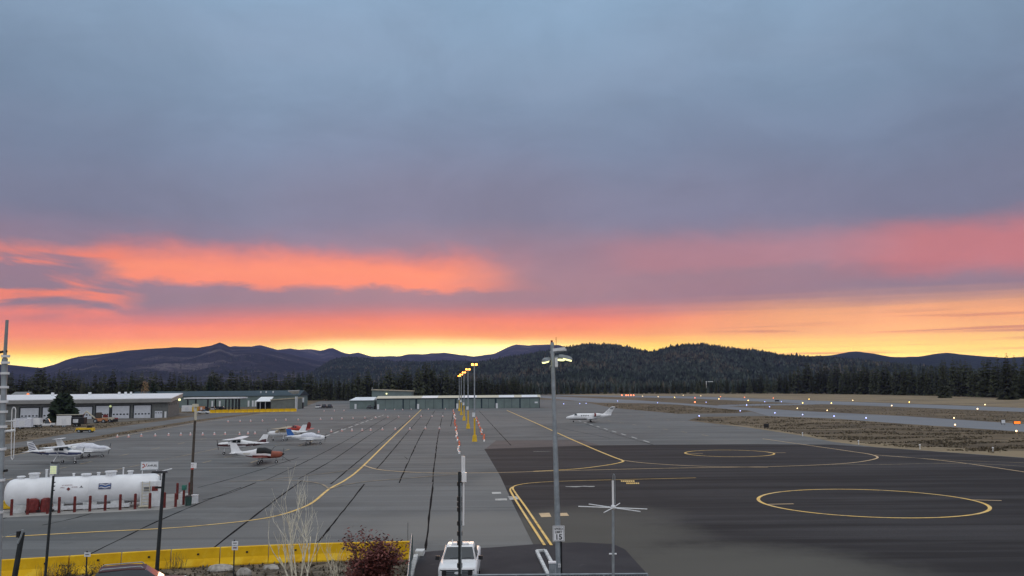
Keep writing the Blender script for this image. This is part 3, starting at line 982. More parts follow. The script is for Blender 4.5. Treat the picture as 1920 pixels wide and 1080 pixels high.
PROTO = []
for i in range(9):
    t, c = conifer_mesh(100 + i, 20, random.uniform(3.2, 4.8), 26, 9, random.uniform(0.15, 0.4), random.uniform(0.03, 0.10), power=random.uniform(0.48, 0.8))
    ro = thing('conifer_tree', 'tall dark conifer in the tree line', 'tree')
    t.build('trunk', 'bark', ro)
    c.build('crown', 'needles', ro)
    PROTO.append(ro)
TOP = [(-100, 706), (0, 706), (60, 702), (75, 697), (100, 702), (130, 705), (200, 708), (245, 702), (300, 710), (340, 706), (390, 706), (455, 702), (480, 710), (520, 706), (560, 701), (595, 708), (620, 714), (660, 710), (690, 702), (730, 701), (785, 690),
       (830, 696), (860, 698), (900, 707), (950, 709), (985, 716), (1005, 724), (1012, 722), (1100, 721), (1200, 719), (1300, 714), (1400, 707), (1450, 703), (1500, 696), (1530, 690), (1560, 686), (1600, 689), (1650, 691), (1700, 688), (1730, 686), (1760, 682), (1800, 683), (1850, 684), (1885, 674), (1920, 676), (2100, 676)]
GR = 'conifers in the tree line around the airfield'
used = set()
px = -30.0
cnt = 0
while px < 1965:
    Y = float(front_y(px)) + random.uniform(0, 14)
    ty = np.interp(px, [p[0] for p in TOP], [p[1] for p in TOP])
    hgt = At(px, ty - (10 if px < 1008 else (9 if px > 1480 else 3)), Y).z * random.choice((random.uniform(0.70, 0.9), random.uniform(0.85, 1.06), random.uniform(0.92, 1.10)))
    base = At(px, 700, Y)
    if px < 350:
        lb = 'dark conifer in the tree line behind the white-roofed maintenance building'
    elif px < 650:
        lb = 'dark conifer in the tree line behind the long teal hangar'
    elif px < 1008:
        lb = 'tall brownish green conifer behind the long low hangar row'
    elif px < 1480:
        lb = 'small distant conifer at the far end of the runway'
    else:
        lb = 'tall dark conifer in the tree line beyond the runway'
    pi = random.randrange(len(PROTO))
    s = hgt / 20
    sc = (s * random.uniform(0.85, 1.25), s * random.uniform(0.85, 1.25), s)
    if pi not in used:
        used.add(pi)
        o = PROTO[pi]
        o.location = (base.x, base.y, 0)
        o.rotation_euler.z = random.uniform(0, 6.28)
        o.scale = sc
        o['label'] = lb
        o['group'] = GR
    else:
        copy_tree(PROTO[pi], (base.x, base.y, 0), random.uniform(0, 6.28), lb, GR, sc)
    cnt += 1
    px += random.uniform(6.0, 10.5) if px < 1008 or px > 1480 else random.uniform(8, 13)
# a second row right behind, as one mass
k = 900
px_ = rng.uniform(-100, 2000, k)
Y_ = front_y(px_) + rng.uniform(8, 45, k)
tp = np.interp(px_, [p[0] for p in TOP], [p[1] for p in TOP])
hz = np.array([At(a, b, c).z for a, b, c in zip(px_, tp, Y_)]) * rng.uniform(0.4, 0.85, k)
cones('back_row_trees', np.stack([(px_ - 960) / F * Y_, Y_, np.zeros(k)], 1), hz, hz * rng.uniform(0.14, 0.22, k), ['needles_far', 'needles_far_dark', 'needles_far_brown'], 2, 7)


def special_conifer(px, base_y, top_y, Y, w, label, m='needles_dark', levels=30, nb=10, power=0.7, name='conifer_tree', bare=0.03):
    b = At(px, base_y, Y)
    h = At(px, top_y, Y).z
    t, c = conifer_mesh(int(px), h, w, levels, nb, 0.3, bare, power=power)
    ro = thing(name, label, 'tree', (b.x, b.y, 0))
    t.build('trunk', 'bark', ro)
    c.build('crown', m, ro)
    return ro


special_conifer(118, 786, 736, 285, 5.2, 'broad dark pine standing in front of the maintenance building doors', levels=44, nb=14, power=0.42, name='pine_tree')
special_conifer(245, 760, 693, 430, 2.6, 'slim dark spruce rising above the tree line behind the maintenance roof', name='spruce_tree')
special_conifer(287, 760, 712, 420, 3.6, 'dark conifer beside the bare tan tree', name='conifer_tree')
special_conifer(393, 760, 704, 505, 4.6, 'dark conifer right behind the carport roof', name='conifer_tree')
special_conifer(1890, 748, 667, 492, 5.0, 'tallest conifer at the right end of the tree line', 'needles', name='conifer_tree')
special_conifer(1770, 744, 672, 560, 4.5, 'very tall conifer standing above its neighbours beyond the runway', 'needles', name='conifer_tree')
special_conifer(560, 752, 697, 640, 4.0, 'tall conifer beside the right end of the teal hangar', name='conifer_tree')
special_conifer(785, 752, 687, 655, 6.0, 'tallest bushy conifer behind the hangar row', 'needles', power=0.6, name='conifer_tree')

# bare tan tree behind the maintenance building
b = At(271, 760, 410)
ro = thing('deciduous_tree', 'tan leafless tree between dark conifers behind the building', 'tree', (b.x, b.y, 0))
mb, lf = MB(), MB()
mb.tube([(0, 0, 0), (0.2, 0, 5), (0, 0, 10)], [0.2, 0.12, 0.04], 6)
rd = random.Random(5)
for i in range(420):
    a, z = rd.uniform(0, 6.28), rd.uniform(3, 13.5)
    r = 1.9 * math.sin(math.pi * min(1, (z - 2) / 12.5)) ** 0.6 * rd.random() ** 0.5
    p = Vector((r * math.cos(a), r * math.sin(a), z))
    q = Vector((rd.uniform(-.4, .4), rd.uniform(-.4, .4), rd.uniform(.2, .7)))
    lf.add([p, p + q, p + q.cross(Vector((0, 0, 1))).normalized() * 0.22 + q * 0.5], [(0, 1, 2)])
mb.build('trunk', 'bark', ro)
o = lf.build('crown', 'bare_twigs', ro)


# ------------------------------------------------------------------ buildings
def frame_of(origin, deg):
    return lambda u, v, z: (u, v, z)


# maintenance building: local x runs along the front towards the left of the photo, local y to the back
bo = G(315, 783)
rzb = math.atan2(-0.26, -0.965)
mb_ = thing('maintenance_building', 'long grey block building with white roof and white roller doors', 'building', bo, rzb)
Lb, Wb, Hb = 92.0, 37.0, 5.6


def bw(x0, x1, y0, y1, z0, z1, name, m, parent):
    w = MB()
    w.box(((x0 + x1) / 2, (y0 + y1) / 2, (z0 + z1) / 2), (x1 - x0, y1 - y0, z1 - z0))
    return w.build(name, m, parent)


# building faces the camera: its front is on local y = 0 with the outside at +y (the frame is turned by about 195 degrees)
wl = MB()
wl.box((Lb / 2, -Wb / 2, Hb / 2), (Lb, Wb, Hb))
wl.build('wall', 'grey_wall', mb_)
rf = MB()
for (a, b_, c_, d_, t_) in ((-1.2, Lb + 1, 1.6, -Wb - 0.5, 0.25),):
    z0, z1 = 6.75, 8.2
    rf.add([(a, c_, z0), (b_, c_, z0), (b_, d_, z1), (a, d_, z1), (a, c_, z0 + t_), (b_, c_, z0 + t_), (b_, d_, z1 + t_), (a, d_, z1 + t_)],
           [(0, 1, 2, 3), (4, 7, 6, 5), (0, 4, 5, 1), (1, 5, 6, 2), (2, 6, 7, 3), (3, 7, 4, 0)])
roof_o = rf.build('roof', 'roof_white', mb_)
fa = MB()
fa.box((Lb / 2 - 0.1, 1.5, 6.1), (Lb + 2.0, 0.2, 1.25))
fa.add([(-1.1, 1.4, 5.5), (-1.1, -Wb - 0.4, 6.9), (-1.1, -Wb - 0.4, 8.1), (-1.1, 1.4, 6.74), (-0.9, 1.4, 5.5), (-0.9, -Wb - 0.4, 6.9), (-0.9, -Wb - 0.4, 8.1), (-0.9, 1.4, 6.74)],
       [(0, 1, 2, 3), (7, 6, 5, 4), (0, 4, 5, 1), (3, 2, 6, 7)])
fa.build('fascia', 'fascia', mb_)
sof = MB()
sof.box((Lb / 2, 0.75, 5.58), (Lb, 1.3, 0.08))
sof.build('soffit', 'dark', mb_)
ux, uy = math.cos(rzb), math.sin(rzb)


def wall_u(px, py=783):
    """distance along the front wall under a given photograph column"""
    d = ray(px, py)
    # camera ray in plan meets the wall line bo + t*(ux,uy)
    a = np.array([[d.x, -ux], [d.y, -uy]])
    s, t = np.linalg.solve(a, np.array([bo.x, bo.y]))
    return t, s


def wall_z(px, py):
    t, s = wall_u(px, py)
    return H + ray(px, py).z * s


for (x0, x1, yt, yb) in ((38, 72, 765, 787), (80, 114, 764, 786.5), (140, 172, 763, 785), (180, 204, 761, 784.5), (210, 242, 761, 784.5), (251, 282, 760, 784)):
    u0, u1 = wall_u(x1)[0], wall_u(x0)[0]
    zt = wall_z((x0 + x1) / 2, yt)
    fr = MB()
    d = MB()
    d.box(((u0 + u1) / 2, 0.06, zt / 2), (u1 - u0, 0.12, zt))
    do = d.build('roller_door', 'door_white', mb_)
    nwin = 5
    for i in range(nwin):
        w = MB()
        w.box((u0 + (u1 - u0) * (i + 0.5) / nwin, 0.125, zt * 0.33), ((u1 - u0) / nwin * 0.55, 0.05, 0.45))
        w.build('window', 'glass', do)
    fr.box((u0 - 0.25, 0.1, zt / 2), (0.3, 0.2, zt))
    fr.box((u1 + 0.25, 0.1, zt / 2), (0.3, 0.2, zt))
    fr.box(((u0 + u1) / 2, 0.1, zt + 0.17), (u1 - u0 + 0.8, 0.2, 0.34))
    fr.build('door_frame', 'dark', mb_)
u0, u1 = wall_u(304)[0], wall_u(290)[0]
d = MB()
d.box(((u0 + u1) / 2, 0.06, 1.2), (u1 - u0, 0.12, 2.4))
do = d.build('roller_door', 'door_white', mb_)
for i in range(3):
    w = MB()
    w.box((u0 + (u1 - u0) * (i + 0.5) / 3, 0.125, 1.75), (0.4, 0.05, 0.3))
    w.build('window', 'glass', do)
w = MB()
w.box((0.9, 0.05, 1.1), (0.7, 0.1, 2.2))
w.build('side_door', 'white_metal', mb_)
wp = MB()
for i in range(4):
    wp.box((-0.02, -4 - i * 7, 4.6), (0.06, 1.6, 0.7))
wp.build('clerestory_window', 'glass', mb_)
lt = MB()
lt.ball((wall_u(206.5)[0], 0.35, 4.3), 0.42)
lt.build('wall_lamp', 'lamp_green', mb_)
for (px, s) in ((198, .5), (211, .5), (222, .45), (62, .6), (138, .6)):
    v = MB()
    v.cyl((wall_u(px)[0], -26, 7.6), (wall_u(px)[0], -26, 9.2), s, s * 0.9, 8)
    v.build('roof_vent', 'white_metal', mb_)
lt = MB()
lt.ball((-0.3, -Wb + 3, 5.9), 0.5)
lt.build('corner_lamp', 'lamp_pale', mb_)

# carport
co = At(345, 770, 405)
cw = At(450, 770, 405).x - co.x
cp_ = thing('carport', 'open carport with flat white roof on dark posts', 'carport', (co.x, co.y, 0))
w = MB()
w.box((cw / 2, 5, 5.75), (cw, 12, 0.55))
w.build('roof', 'roof_white', cp_)
w = MB()
w.box((cw / 2, 5, 5.30), (cw - 1.0, 11, 0.32))
w.build('ceiling_beam', 'black', cp_)
for fx in (0.06, 0.42, 0.74, 0.80, 0.86, 0.92, 0.97):
    for yy_ in ((0.2, 10.5) if fx < 0.9 else (0.2,)):
        w = MB()
        w.box((cw * fx, yy_, 2.55), (0.55, 0.55, 5.1))
        w.build('post', 'dark', cp_)

# long teal hangar behind
to = At(345, 768, 470)
tw = At(560, 768, 470).x - to.x
th = thing('teal_hangar', 'long teal metal hangar with dark sloping roof behind the carport', 'building', (to.x - 30, to.y, 0))
tw += 30
w = MB()
w.box((tw / 2, 10, 3.0), (tw, 20, 6.0))
w.build('wall', 'teal', th)
w = MB()
w.add([(-.6, -0.8, 6.0), (tw + .6, -0.8, 6.0), (tw + .6, 10, 8.7), (-.6, 10, 8.7), (tw + .6, 20.8, 6.0), (-.6, 20.8, 6.0)], [(0, 1, 2, 3), (3, 2, 4, 5), (0, 3, 5), (1, 4, 2), (0, 5, 4, 1)])
rf = w.build('roof', 'teal_dark', th)
for px in (490, 500, 513):
    w = MB()
    x = At(px, 740, 476).x - (to.x - 30)
    w.cyl((x, 5, 7.0), (x, 5, 8.4), 0.35, 0.35, 8)
    w.build('roof_vent', 'white_metal', rf)
for px in (466, 474, 479, 412, 398):
    x = At(px, 760, 470).x - (to.x - 30)
    w = MB()
    w.box((x, -0.06, 1.9), (0.9, 0.12, 3.2))
    w.build('door', 'white_metal', th)
w = MB()
x0, x1 = At(536, 735, 462).x - (to.x - 30), At(558, 735, 462).x - (to.x - 30)
w.add([(x0, -4, 8.5), (x1, -4, 8.9), (x1 - 1, -1, 7.2), (x0 + 2, -1, 6.9), (x0, -4, 8.3), (x1, -4, 8.7), (x1 - 1, -1, 7.0), (x0 + 2, -1, 6.7)], [(0, 1, 2, 3), (7, 6, 5, 4), (0, 4, 5, 1), (1, 5, 6, 2), (2, 6, 7, 3), (3, 7, 4, 0)])
w.build('entrance_canopy', 'roof_white', th)

# small shed and olive building in front of it
so_ = At(481, 770, 425)
sh = thing('open_shed', 'small open shed with a sloping white roof beside the olive building', 'shed', (so_.x, so_.y, 0))
sw = At(507, 770, 425).x - so_.x
w = MB()
w.box((sw / 2, 4.5, 1.7), (sw, 0.3, 3.4))
w.box((0.15, 2.3, 1.7), (0.3, 4.1, 3.4))
w.build('wall', 'dark', sh)
w = MB()
w.add([(-.4, -.5, 3.6), (sw, -.5, 3.6), (sw, 5, 5.6), (.6, 5, 5.6), (-.4, -.5, 3.85), (sw, -.5, 3.85), (sw, 5, 5.85), (.6, 5, 5.85)], [(3, 2, 1, 0), (4, 5, 6, 7), (0, 1, 5, 4), (1, 2, 6, 5), (2, 3, 7, 6), (3, 0, 4, 7)])
w.build('roof', 'roof_white', sh)
w = MB()
w.box((sw * 0.25, 0.2, 1.75), (0.25, 0.25, 3.5))
w.box((sw * 0.62, 0.2, 1.75), (0.25, 0.25, 3.5))
w.build('post', 'white_metal', sh)
oo = At(507.5, 771, 420)
ow = At(557, 771, 420).x - oo.x
ob = thing('olive_building', 'olive grey metal building with tan roof edge and white pipes', 'building', (oo.x, oo.y, 0))
w = MB()
w.add([(0, 0, 0), (ow, 0, 0), (ow, 10, 0), (0, 10, 0), (0, 0, 4.2), (ow, 0, 5.0), (ow, 10, 5.0), (0, 10, 4.2)], [(3, 2, 1, 0), (4, 5, 6, 7), (0, 1, 5, 4), (1, 2, 6, 5), (2, 3, 7, 6), (3, 0, 4, 7)])
w.build('wall', 'olive_wall', ob)
w = MB()
w.add([(-.3, -.4, 4.2), (ow + .3, -.4, 5.0), (ow + .3, 10.4, 5.02), (-.3, 10.4, 4.22), (-.3, -.4, 4.75), (ow + .3, -.4, 5.6), (ow + .3, 10.4, 5.6), (-.3, 10.4, 4.75)], [(3, 2, 1, 0), (4, 5, 6, 7), (0, 1, 5, 4), (1, 2, 6, 5), (2, 3, 7, 6), (3, 0, 4, 7)])
w.build('roof', 'tan', ob)
for f_ in (0.95, 1.0):
    w = MB()
    w.cyl((ow * f_, -0.6, 0), (ow * f_, -0.6, 6.0), 0.22, 0.22, 8)
    w.build('pipe', 'white_metal', ob)
bo2 = At(560, 768, 432)
bk = thing('lit_booth', 'tiny white booth with a warm lit doorway at the hangar corner', 'booth', (bo2.x, bo2.y, 0))
w = MB()
w.box((1, 1, 4.1), (2.2, 2, 2.3), top=(1.05, 1.0))
w.build('upper_wall', 'white_metal', bk)
w = MB()
w.box((1, 1, 1.45), (2.0, 1.8, 2.9))
w.build('lower_wall', 'black', bk)
w = MB()
w.box((0.8, 0.05, 1.7), (1.0, 0.1, 1.5))
w.build('doorway', 'lamp_warm', bk)

# long low hangar row
hx0, hx1 = At(706, 767, 405).x, At(1012, 763, 405).x
hr = thing('hangar_row', 'long low grey green hangar row with pale roof edge across the apron', 'building', (hx0, 405, 0))
hl = hx1 - hx0
w = MB()
w.box((hl / 2, 8, 2.45), (hl, 16, 4.9))
w.build('wall', 'teal_dark', hr)
w = MB()
w.add([(-.5, -.7, 4.9), (hl + .5, -.7, 4.9), (hl + .5, 8, 5.9), (-.5, 8, 5.9), (hl + .5, 16.7, 4.9), (-.5, 16.7, 4.9)], [(0, 1, 2, 3), (3, 2, 4, 5), (0, 3, 5), (1, 4, 2), (0, 5, 4, 1)])
rf = w.build('roof', 'ivory', hr)
for (a, b_) in ((790, 820), (866, 893), (935, 964), (978, 1008)):
    x0, x1 = At(a, 745, 405).x - hx0, At(b_, 745, 405).x - hx0
    w = MB()
    w.add([(x0, -.75, 4.93), (x1, -.75, 4.93), (x1, 7.5, 5.9), (x0, 7.5, 5.9)], [(0, 1, 2, 3)])
    w.build('skylight', 'roof_white', rf)
for (a, b_) in ((706, 755), (757, 779), (782, 829), (831, 853), (856, 902), (904, 928), (931, 974), (976, 1011)):
    x0, x1 = At(a, 760, 405).x - hx0, At(b_, 760, 405).x - hx0
    n = max(2, int((x1 - x0) / 3.2))
    for i in range(n):
        w = MB()
        w.box((x0 + (x1 - x0) * (i + .5) / n, -0.06 - 0.03 * (i % 2), 2.2), ((x1 - x0) / n - 0.14, 0.12, 4.3))
        w.build('hangar_door_panel', 'teal', hr)
for px in (709, 784, 857.5, 931.5):
    x = At(px, 760, 405).x - hx0
    w = MB()
    w.box((x, -0.2, 1.15), (0.95, 0.12, 2.3))
    w.build('door', 'white_metal', hr)
w = MB()
w.box((hl - 1.6, -0.2, 2.5), (1.4, 0.1, 0.7))
w.build('wall_sign', 'white_metal', hr)
ex0 = At(660, 765, 418).x
el_ = At(706, 765, 418).x - ex0
he = thing('end_hangar', 'short hangar with white roof attached to the left end of the row', 'building', (ex0, 412, 0))
w = MB()
w.box((el_ / 2 - .2, 8, 2.0), (el_, 14, 4.0))
w.build('wall', 'teal', he)
w = MB()
w.add([(-.5, .3, 4.0), (el_ - .5, .3, 4.0), (el_ - .5, 8, 5.4), (1.5, 8, 5.4), (el_ - .5, 15.5, 4.0), (-.5, 15.5, 4.0)], [(0, 1, 2, 3), (3, 2, 4, 5), (0, 3, 5), (1, 4, 2), (0, 5, 4, 1)])
w.build('roof', 'roof_white', he)
w = MB()
w.box((At(666, 760, 412).x - ex0, .9, 1.2), (0.95, 0.2, 2.3))
w.build('door', 'white_metal', he)
# taller hangar behind
kx0 = At(697, 748, 480).x
kw = At(770, 748, 480).x - kx0
kh = thing('tall_hangar', 'taller teal hangar with slanted roof behind the long row', 'building', (kx0, 480, 0))
w = MB()
w.add([(0, 0, 0), (kw, 0, 0), (kw, 14, 0), (0, 14, 0), (0, 0, 8.3), (kw, 0, 7.5), (kw, 14, 7.5), (0, 14, 8.3)], [(3, 2, 1, 0), (4, 5, 6, 7), (0, 1, 5, 4), (1, 2, 6, 5), (2, 3, 7, 6), (3, 0, 4, 7)])
w.build('wall', 'teal', kh)
w = MB()
w.add([(-.3, -.6, 8.3), (kw + .8, -.6, 7.5), (kw + .8, 14.5, 7.5), (-.3, 14.5, 8.3), (-.3, -.6, 8.8), (kw + .8, -.6, 7.9), (kw + .8, 14.5, 7.9), (-.3, 14.5, 8.8)], [(3, 2, 1, 0), (4, 5, 6, 7), (0, 1, 5, 4), (1, 2, 6, 5), (2, 3, 7, 6), (3, 0, 4, 7)])
w.build('roof', 'tan', kh)
w = MB()
w.ball((kw * 0.38, -0.3, 6.4), 0.42)
w.build('wall_lamp', 'lamp_pale', kh)
w = MB()
w.box((0.2, 0.3, 9.1), (0.5, 0.5, 1.8))
w.build('flue', 'grey', kh)

# house among trees at far left, roof over the building
b = At(18, 765, 420)
hs = thing('house', 'dark house with grey pitched roof among the trees far left', 'house', (b.x, b.y, 0))
w = MB()
w.box((3, 4, 3), (8, 8, 6))
w.build('wall', 'wood_pole', hs)
w = MB()
w.add([(-2, -1, 6), (8, -1, 6), (8, 4, 9.3), (0, 4, 9.3), (8, 9, 6), (-2, 9, 6)], [(0, 1, 2, 3), (3, 2, 4, 5), (0, 3, 5), (1, 4, 2), (0, 5, 4, 1)])
w.build('roof', 'grey', hs)
# street lamp with orange lamp beside it
b = At(52, 765, 400)
sl = thing('street_lamp', 'thin street lamp with orange lamp beside the house roof', 'street lamp', (b.x, b.y, 0))
w = MB()
w.cyl((0, 0, 0), (0, 0, 10.0), 0.12, 0.08, 8)
w.build('pole', 'silver', sl)
w = MB()
w.ball((0, -.4, 8.2), 0.55)
w.build('lamp', 'l_orange', sl)
# small far tower with lamp in the trees beyond the runway
b = At(1325, 738, 940)
ft = thing('lattice_frame', 'pale steel frame with orange lamp among trees beyond the runway', 'tower', (b.x, b.y, 0))
for x in (0, 7.4):
    w = MB()
    w.box((x, 0, 6.2), (0.6, 0.6, 12.4))
    w.build('post', 'white_metal', ft)
w = MB()
w.box((3.7, 0, 12.3), (8.4, 0.7, 0.7))
w.build('crossbeam', 'white_metal', ft)
w = MB()
w.ball((1.2, -0.8, 8.2), .7)
w.build('lamp', 'l_orange', ft)


# ------------------------------------------------------------------ yellow barriers
def barrier_parts(ro, L):
    p = [(-0.46, 0), (0.46, 0), (0.46, 0.10), (0.22, 0.46), (0.17, 1.02), (-0.17, 1.02), (-0.22, 0.46), (-0.46, 0.10)]
    w = MB()
    w.loft([[(x, a, b) for a, b in p] for x in (-L / 2 + 0.03, L / 2 - 0.03)])
    w.build('barrier_body', 'barrier', ro)
    w = MB()
    w.box((0.15, -0.215, 0.72), (0.12, 0.05, 0.10))
    w.build('lifting_slot', 'black', ro)


bx = [-78, 21, 122, 221, 315, 408, 500, 592, 682, 767]
byb = [1093, 1086.5, 1080, 1073, 1067, 1062, 1057.5, 1054, 1051.5, 1049.5]
bp = [G(a, b_) for a, b_ in zip(bx, byb)]
blab = ['yellow concrete barrier at the left edge of the photo, behind the dark post', 'yellow concrete barrier between the dark post and the watermark-side sign post', 'yellow concrete barrier behind the single small sign at left',
        'yellow concrete barrier partly hidden by the parked dark SUV', 'yellow concrete barrier just right of the tall lamp post', 'yellow concrete barrier behind the two-plate sign',
        'yellow concrete barrier behind the pale bare sapling', 'yellow concrete barrier between the sapling and the dark red bush', 'last yellow concrete barrier, right end, behind the dark red bush']
blab[1] = 'yellow concrete barrier crossed by the thin lamp pole at left'
for i in range(9):
    a, b_ = bp[i], bp[i + 1]
    d = b_ - a
    ro = thing('concrete_barrier', blab[i], 'barrier', ((a.x + b_.x) / 2, (a.y + b_.y) / 2 + 0.42, 0), math.atan2(d.y, d.x), 'yellow barriers along the apron edge')
    barrier_parts(ro, d.length)
# far ones by the carport
fa_, fb_ = G(392, 774.5), G(556, 771.5)
n = 14
ro0 = None
for i in range(n):
    c_ = fa_.lerp(fb_, (i + .5) / n)
    d = fb_ - fa_
    if ro0 is None:
        ro0 = thing('concrete_barrier', 'small distant yellow barrier in the line before the carport', 'barrier', c_, math.atan2(d.y, d.x), 'distant yellow barriers before the carport')
        w = MB()
        p = [(-0.5, 0), (0.5, 0), (0.2, 0.5), (0.16, 1.3), (-0.16, 1.3), (-0.2, 0.5)]
        w.loft([[(x, a, b_) for a, b_ in p] for x in (-d.length / n / 2 + 0.06, d.length / n / 2 - 0.06)])
        w.build('barrier_body', 'barrier', ro0)
    else:
        copy_tree(ro0, c_)


# ------------------------------------------------------------------ fuel tank
_d = (G(308, 952.5) - G(21, 967)).normalized()
_n = Vector((-_d.y, _d.x, 0))
tl, tr = G(21, 967) + _n * 2.35 - _d * 1.0, G(308, 952.5) + _n * 2.35 - _d * 0.45
td = (tr - tl)
ta = math.atan2(td.y, td.x)
TL = td.length
tk = thing('fuel_tank', 'large white horizontal fuel tank behind red bollards', 'tank', tl, ta)
RT, ZC = 1.24, 1.60
rings = []
for x, r in [(0.0, 0.30), (0.06, 0.62), (0.18, 0.88), (0.38, 1.08), (0.62, 1.18), (0.9, RT), (3.2, RT), (3.22, RT + .012), (3.30, RT + .012), (3.32, RT), (6.5, RT), (6.52, RT + .012), (6.6, RT + .012), (6.62, RT), (TL - 1.6, RT), (TL - .55, RT), (TL - .25, 1.12), (TL - 0.1, 0.95), (TL, 0.6)]:
    rings.append([(x, r * math.cos(t), ZC + r * math.sin(t)) for t in np.linspace(0, 2 * math.pi, 33)[:-1]])
w = MB()
w.loft(rings)
w.build('shell', 'white_tank', tk, smooth=True)
for x in (1.6, 4.2, 6.8, 9.0):
    w = MB()
    w.box((x, 0, 0.35), (1.5 if x < 2 else 1.1, 2.2, 0.66))
    w.build('saddle', 'white_conc', tk)
w = MB()
w.box((6.2, -1.0, 0.28), (7.6, 0.5, 0.3))
w.build('skid_beam', 'white_metal', tk)
for x, sx, hz_ in ((2.2, 0.85, 0.42), (6.3, 0.8, 0.2), (8.3, 0.95, 0.36)):
    w = MB()
    w.cyl((x, 0, ZC + RT - 0.08), (x, 0, ZC + RT + hz_ - .1), sx * .46, sx * .46, 12)
    w.cyl((x, 0, ZC + RT + hz_ - .1), (x, 0, ZC + RT + hz_), sx * .56, sx * .52, 12)
    w.build('hatch', 'white_metal', tk)
for x, hz_, r in ((3.15, 0.62, 0.09), (3.55, .25, .15), (9.3, 0.55, 0.06), (5.3, .2, .09), (7.3, .2, .12), (9.9, .25, .2), (1.2, .12, .25)):
    w = MB()
    w.cyl((x, 0, ZC + RT - .1), (x, 0, ZC + RT + hz_), r, r, 8)
    w.cyl((x, 0, ZC + RT + hz_), (x, 0, ZC + RT + hz_ + .08), r * 1.5, r * 1.2, 8)
    w.build('vent_pipe', 'white_metal', tk)
# equipment cabinet at the right end with yellowed ladder
w = MB()
w.box((TL - 0.75, -0.92, 1.15), (1.75, 0.9, 2.2))
cab = w.build('equipment_cabinet', 'white_metal', tk)
w = MB()
w.box((TL - 0.42, -1.39, 1.62), (0.5, 0.05, 0.4))
w.build('warning_plate', 'dkred', cab)
w = MB()
w.box((TL - 1.05, -1.39, 1.62), (0.55, 0.05, 0.4))
w.build('gauge_panel', 'grey', cab)
w = MB()
for x in (TL - 1.45, TL - 0.85):
    w.cyl((x, -1.55, 0.0), (x, -1.55, 2.3), 0.035, n=6)
for i in range(8):
    w.cyl((TL - 1.45, -1.55, 0.2 + i * .27), (TL - .85, -1.55, 0.2 + i * .27), 0.025, n=6)
w.build('ladder', 'ivory', tk)
w = MB()
w.box((TL - 1.15, -1.75, 0.16), (1.1, 0.4, 0.1))
w.build('step', 'ivory', tk)
w = MB()
w.box((TL + 0.12, -0.1, 1.45), (0.12, 2.5, 2.7))
endp = w.build('end_panel', 'white_metal', tk)
for z, s in ((2.25, 'A A'), (1.95, 'FLAM')):
    text('lettering', s, 0.32, 'dkred', endp, Matrix.Translation((TL + 0.185, -0.3, z)) @ Matrix.Rotation(R(90), 4, 'Z') @ Matrix.Rotation(R(90), 4, 'X'))
w = MB()
w.cyl((TL - 0.2, 0, ZC + RT + .1), (TL + 0.9, 0, ZC + RT + .35), 0.05, n=6)
w.build('handrail', 'white_metal', tk)


def on_tank(x, z, off=0.02):
    dzv = z - ZC
    y = -math.sqrt(max(0.01, RT * RT - dzv * dzv)) - off
    return Vector((x, y, z))


def tank_mtx(x, z):
    p = on_tank(x, z)
    tilt = math.asin((z - ZC) / RT)
    return Matrix.Translation(p) @ Matrix.Rotation(R(90) - tilt, 4, 'X')


text('lettering', 'NO SMOKING', 0.13, 'dkred', tk, tank_mtx(4.95, 2.20))
text('lettering', '100LL', 0.15, 'dkred', tk, tank_mtx(4.6, 2.02))
text('lettering', 'AVGAS', 0.15, 'dkred', tk, tank_mtx(5.55, 2.02))
for (x, z, sh_) in ((5.08, 1.88, 'd'), (6.05, 2.02, 't')):
    w = MB()
    mt = tank_mtx(x, z)
    pts = [(-.16, 0), (0, -.16), (.16, 0), (0, .16)] if sh_ == 'd' else [(-.18, -.1), (-.05, -.02), (.02, .12), (.10, -.02), (.2, -.10), (.02, -.04)]
    w.add([mt @ Vector((a, b_, 0)) for a, b_ in pts], [tuple(range(len(pts)))])
    w.build('emblem', 'dkred' if sh_ == 'd' else 'black', tk)
# blue picture panel on the tank
w = MB()
mt = tank_mtx(7.95, 2.0)
w.add([mt @ Vector(p) for p in ((-.5, -.25, -.02), (.5, -.25, -.02), (.5, .25, -.02), (-.5, .25, -.02), (-.5, -.25, .02), (.5, -.25, .02), (.5, .25, .02), (-.5, .25, .02))],
      [(3, 2, 1, 0), (4, 5, 6, 7), (0, 1, 5, 4), (1, 2, 6, 5), (2, 3, 7, 6), (3, 0, 4, 7)])
pn = w.build('picture_panel', 'navy', tk)
for z_, k_ in ((.13, 'door_white'), (0.0, 'blue'), (-.12, 'door_white')):
    w = MB()
    w.add([mt @ Vector((x, z_ + 0.05 * math.sin(i * 1.1) + s * .035, .024)) for i, x in enumerate(np.linspace(-.44, .44, 9)) for s in (-1, 1)],
          [(2 * i, 2 * i + 2, 2 * i + 3, 2 * i + 1) for i in range(8)])
    w.build('wave_stripe', k_, pn)
# sign on top: lettering AVFUEL
sg = thing('fuel_sign', 'white rectangular fuel sign standing on top of the tank', 'sign', tl + td * 0.90 + Vector((0, 0, ZC + RT - 0.02)), ta)
w = MB()
w.box((0.25, 0, 0.72), (1.45, 0.10, 0.72))
w.build('sign_board', 'white_metal', sg)
w = MB()
for a, b_ in (((-.5, 0.72), (1.0, 0.04)),):
    w.box((0.25, 0, 1.10), (1.53, 0.14, 0.05))
    w.box((0.25, 0, 0.34), (1.53, 0.14, 0.05))
    w.box((-.5, 0, 0.72), (0.05, 0.14, 0.72))
    w.box((1.0, 0, 0.72), (0.05, 0.14, 0.72))
w.build('sign_frame', 'silver', sg)
w = MB()
for x in (-0.35, 0.85):
    w.cyl((x, 0, 0), (x, 0, 0.34), 0.04, n=6)
w.build('leg', 'white_metal', sg)
text('lettering', 'AVFUEL', 0.24, 'black', sg, face_mtx((0.48, -0.056, 0.70), 0), 0.006)
w = MB()
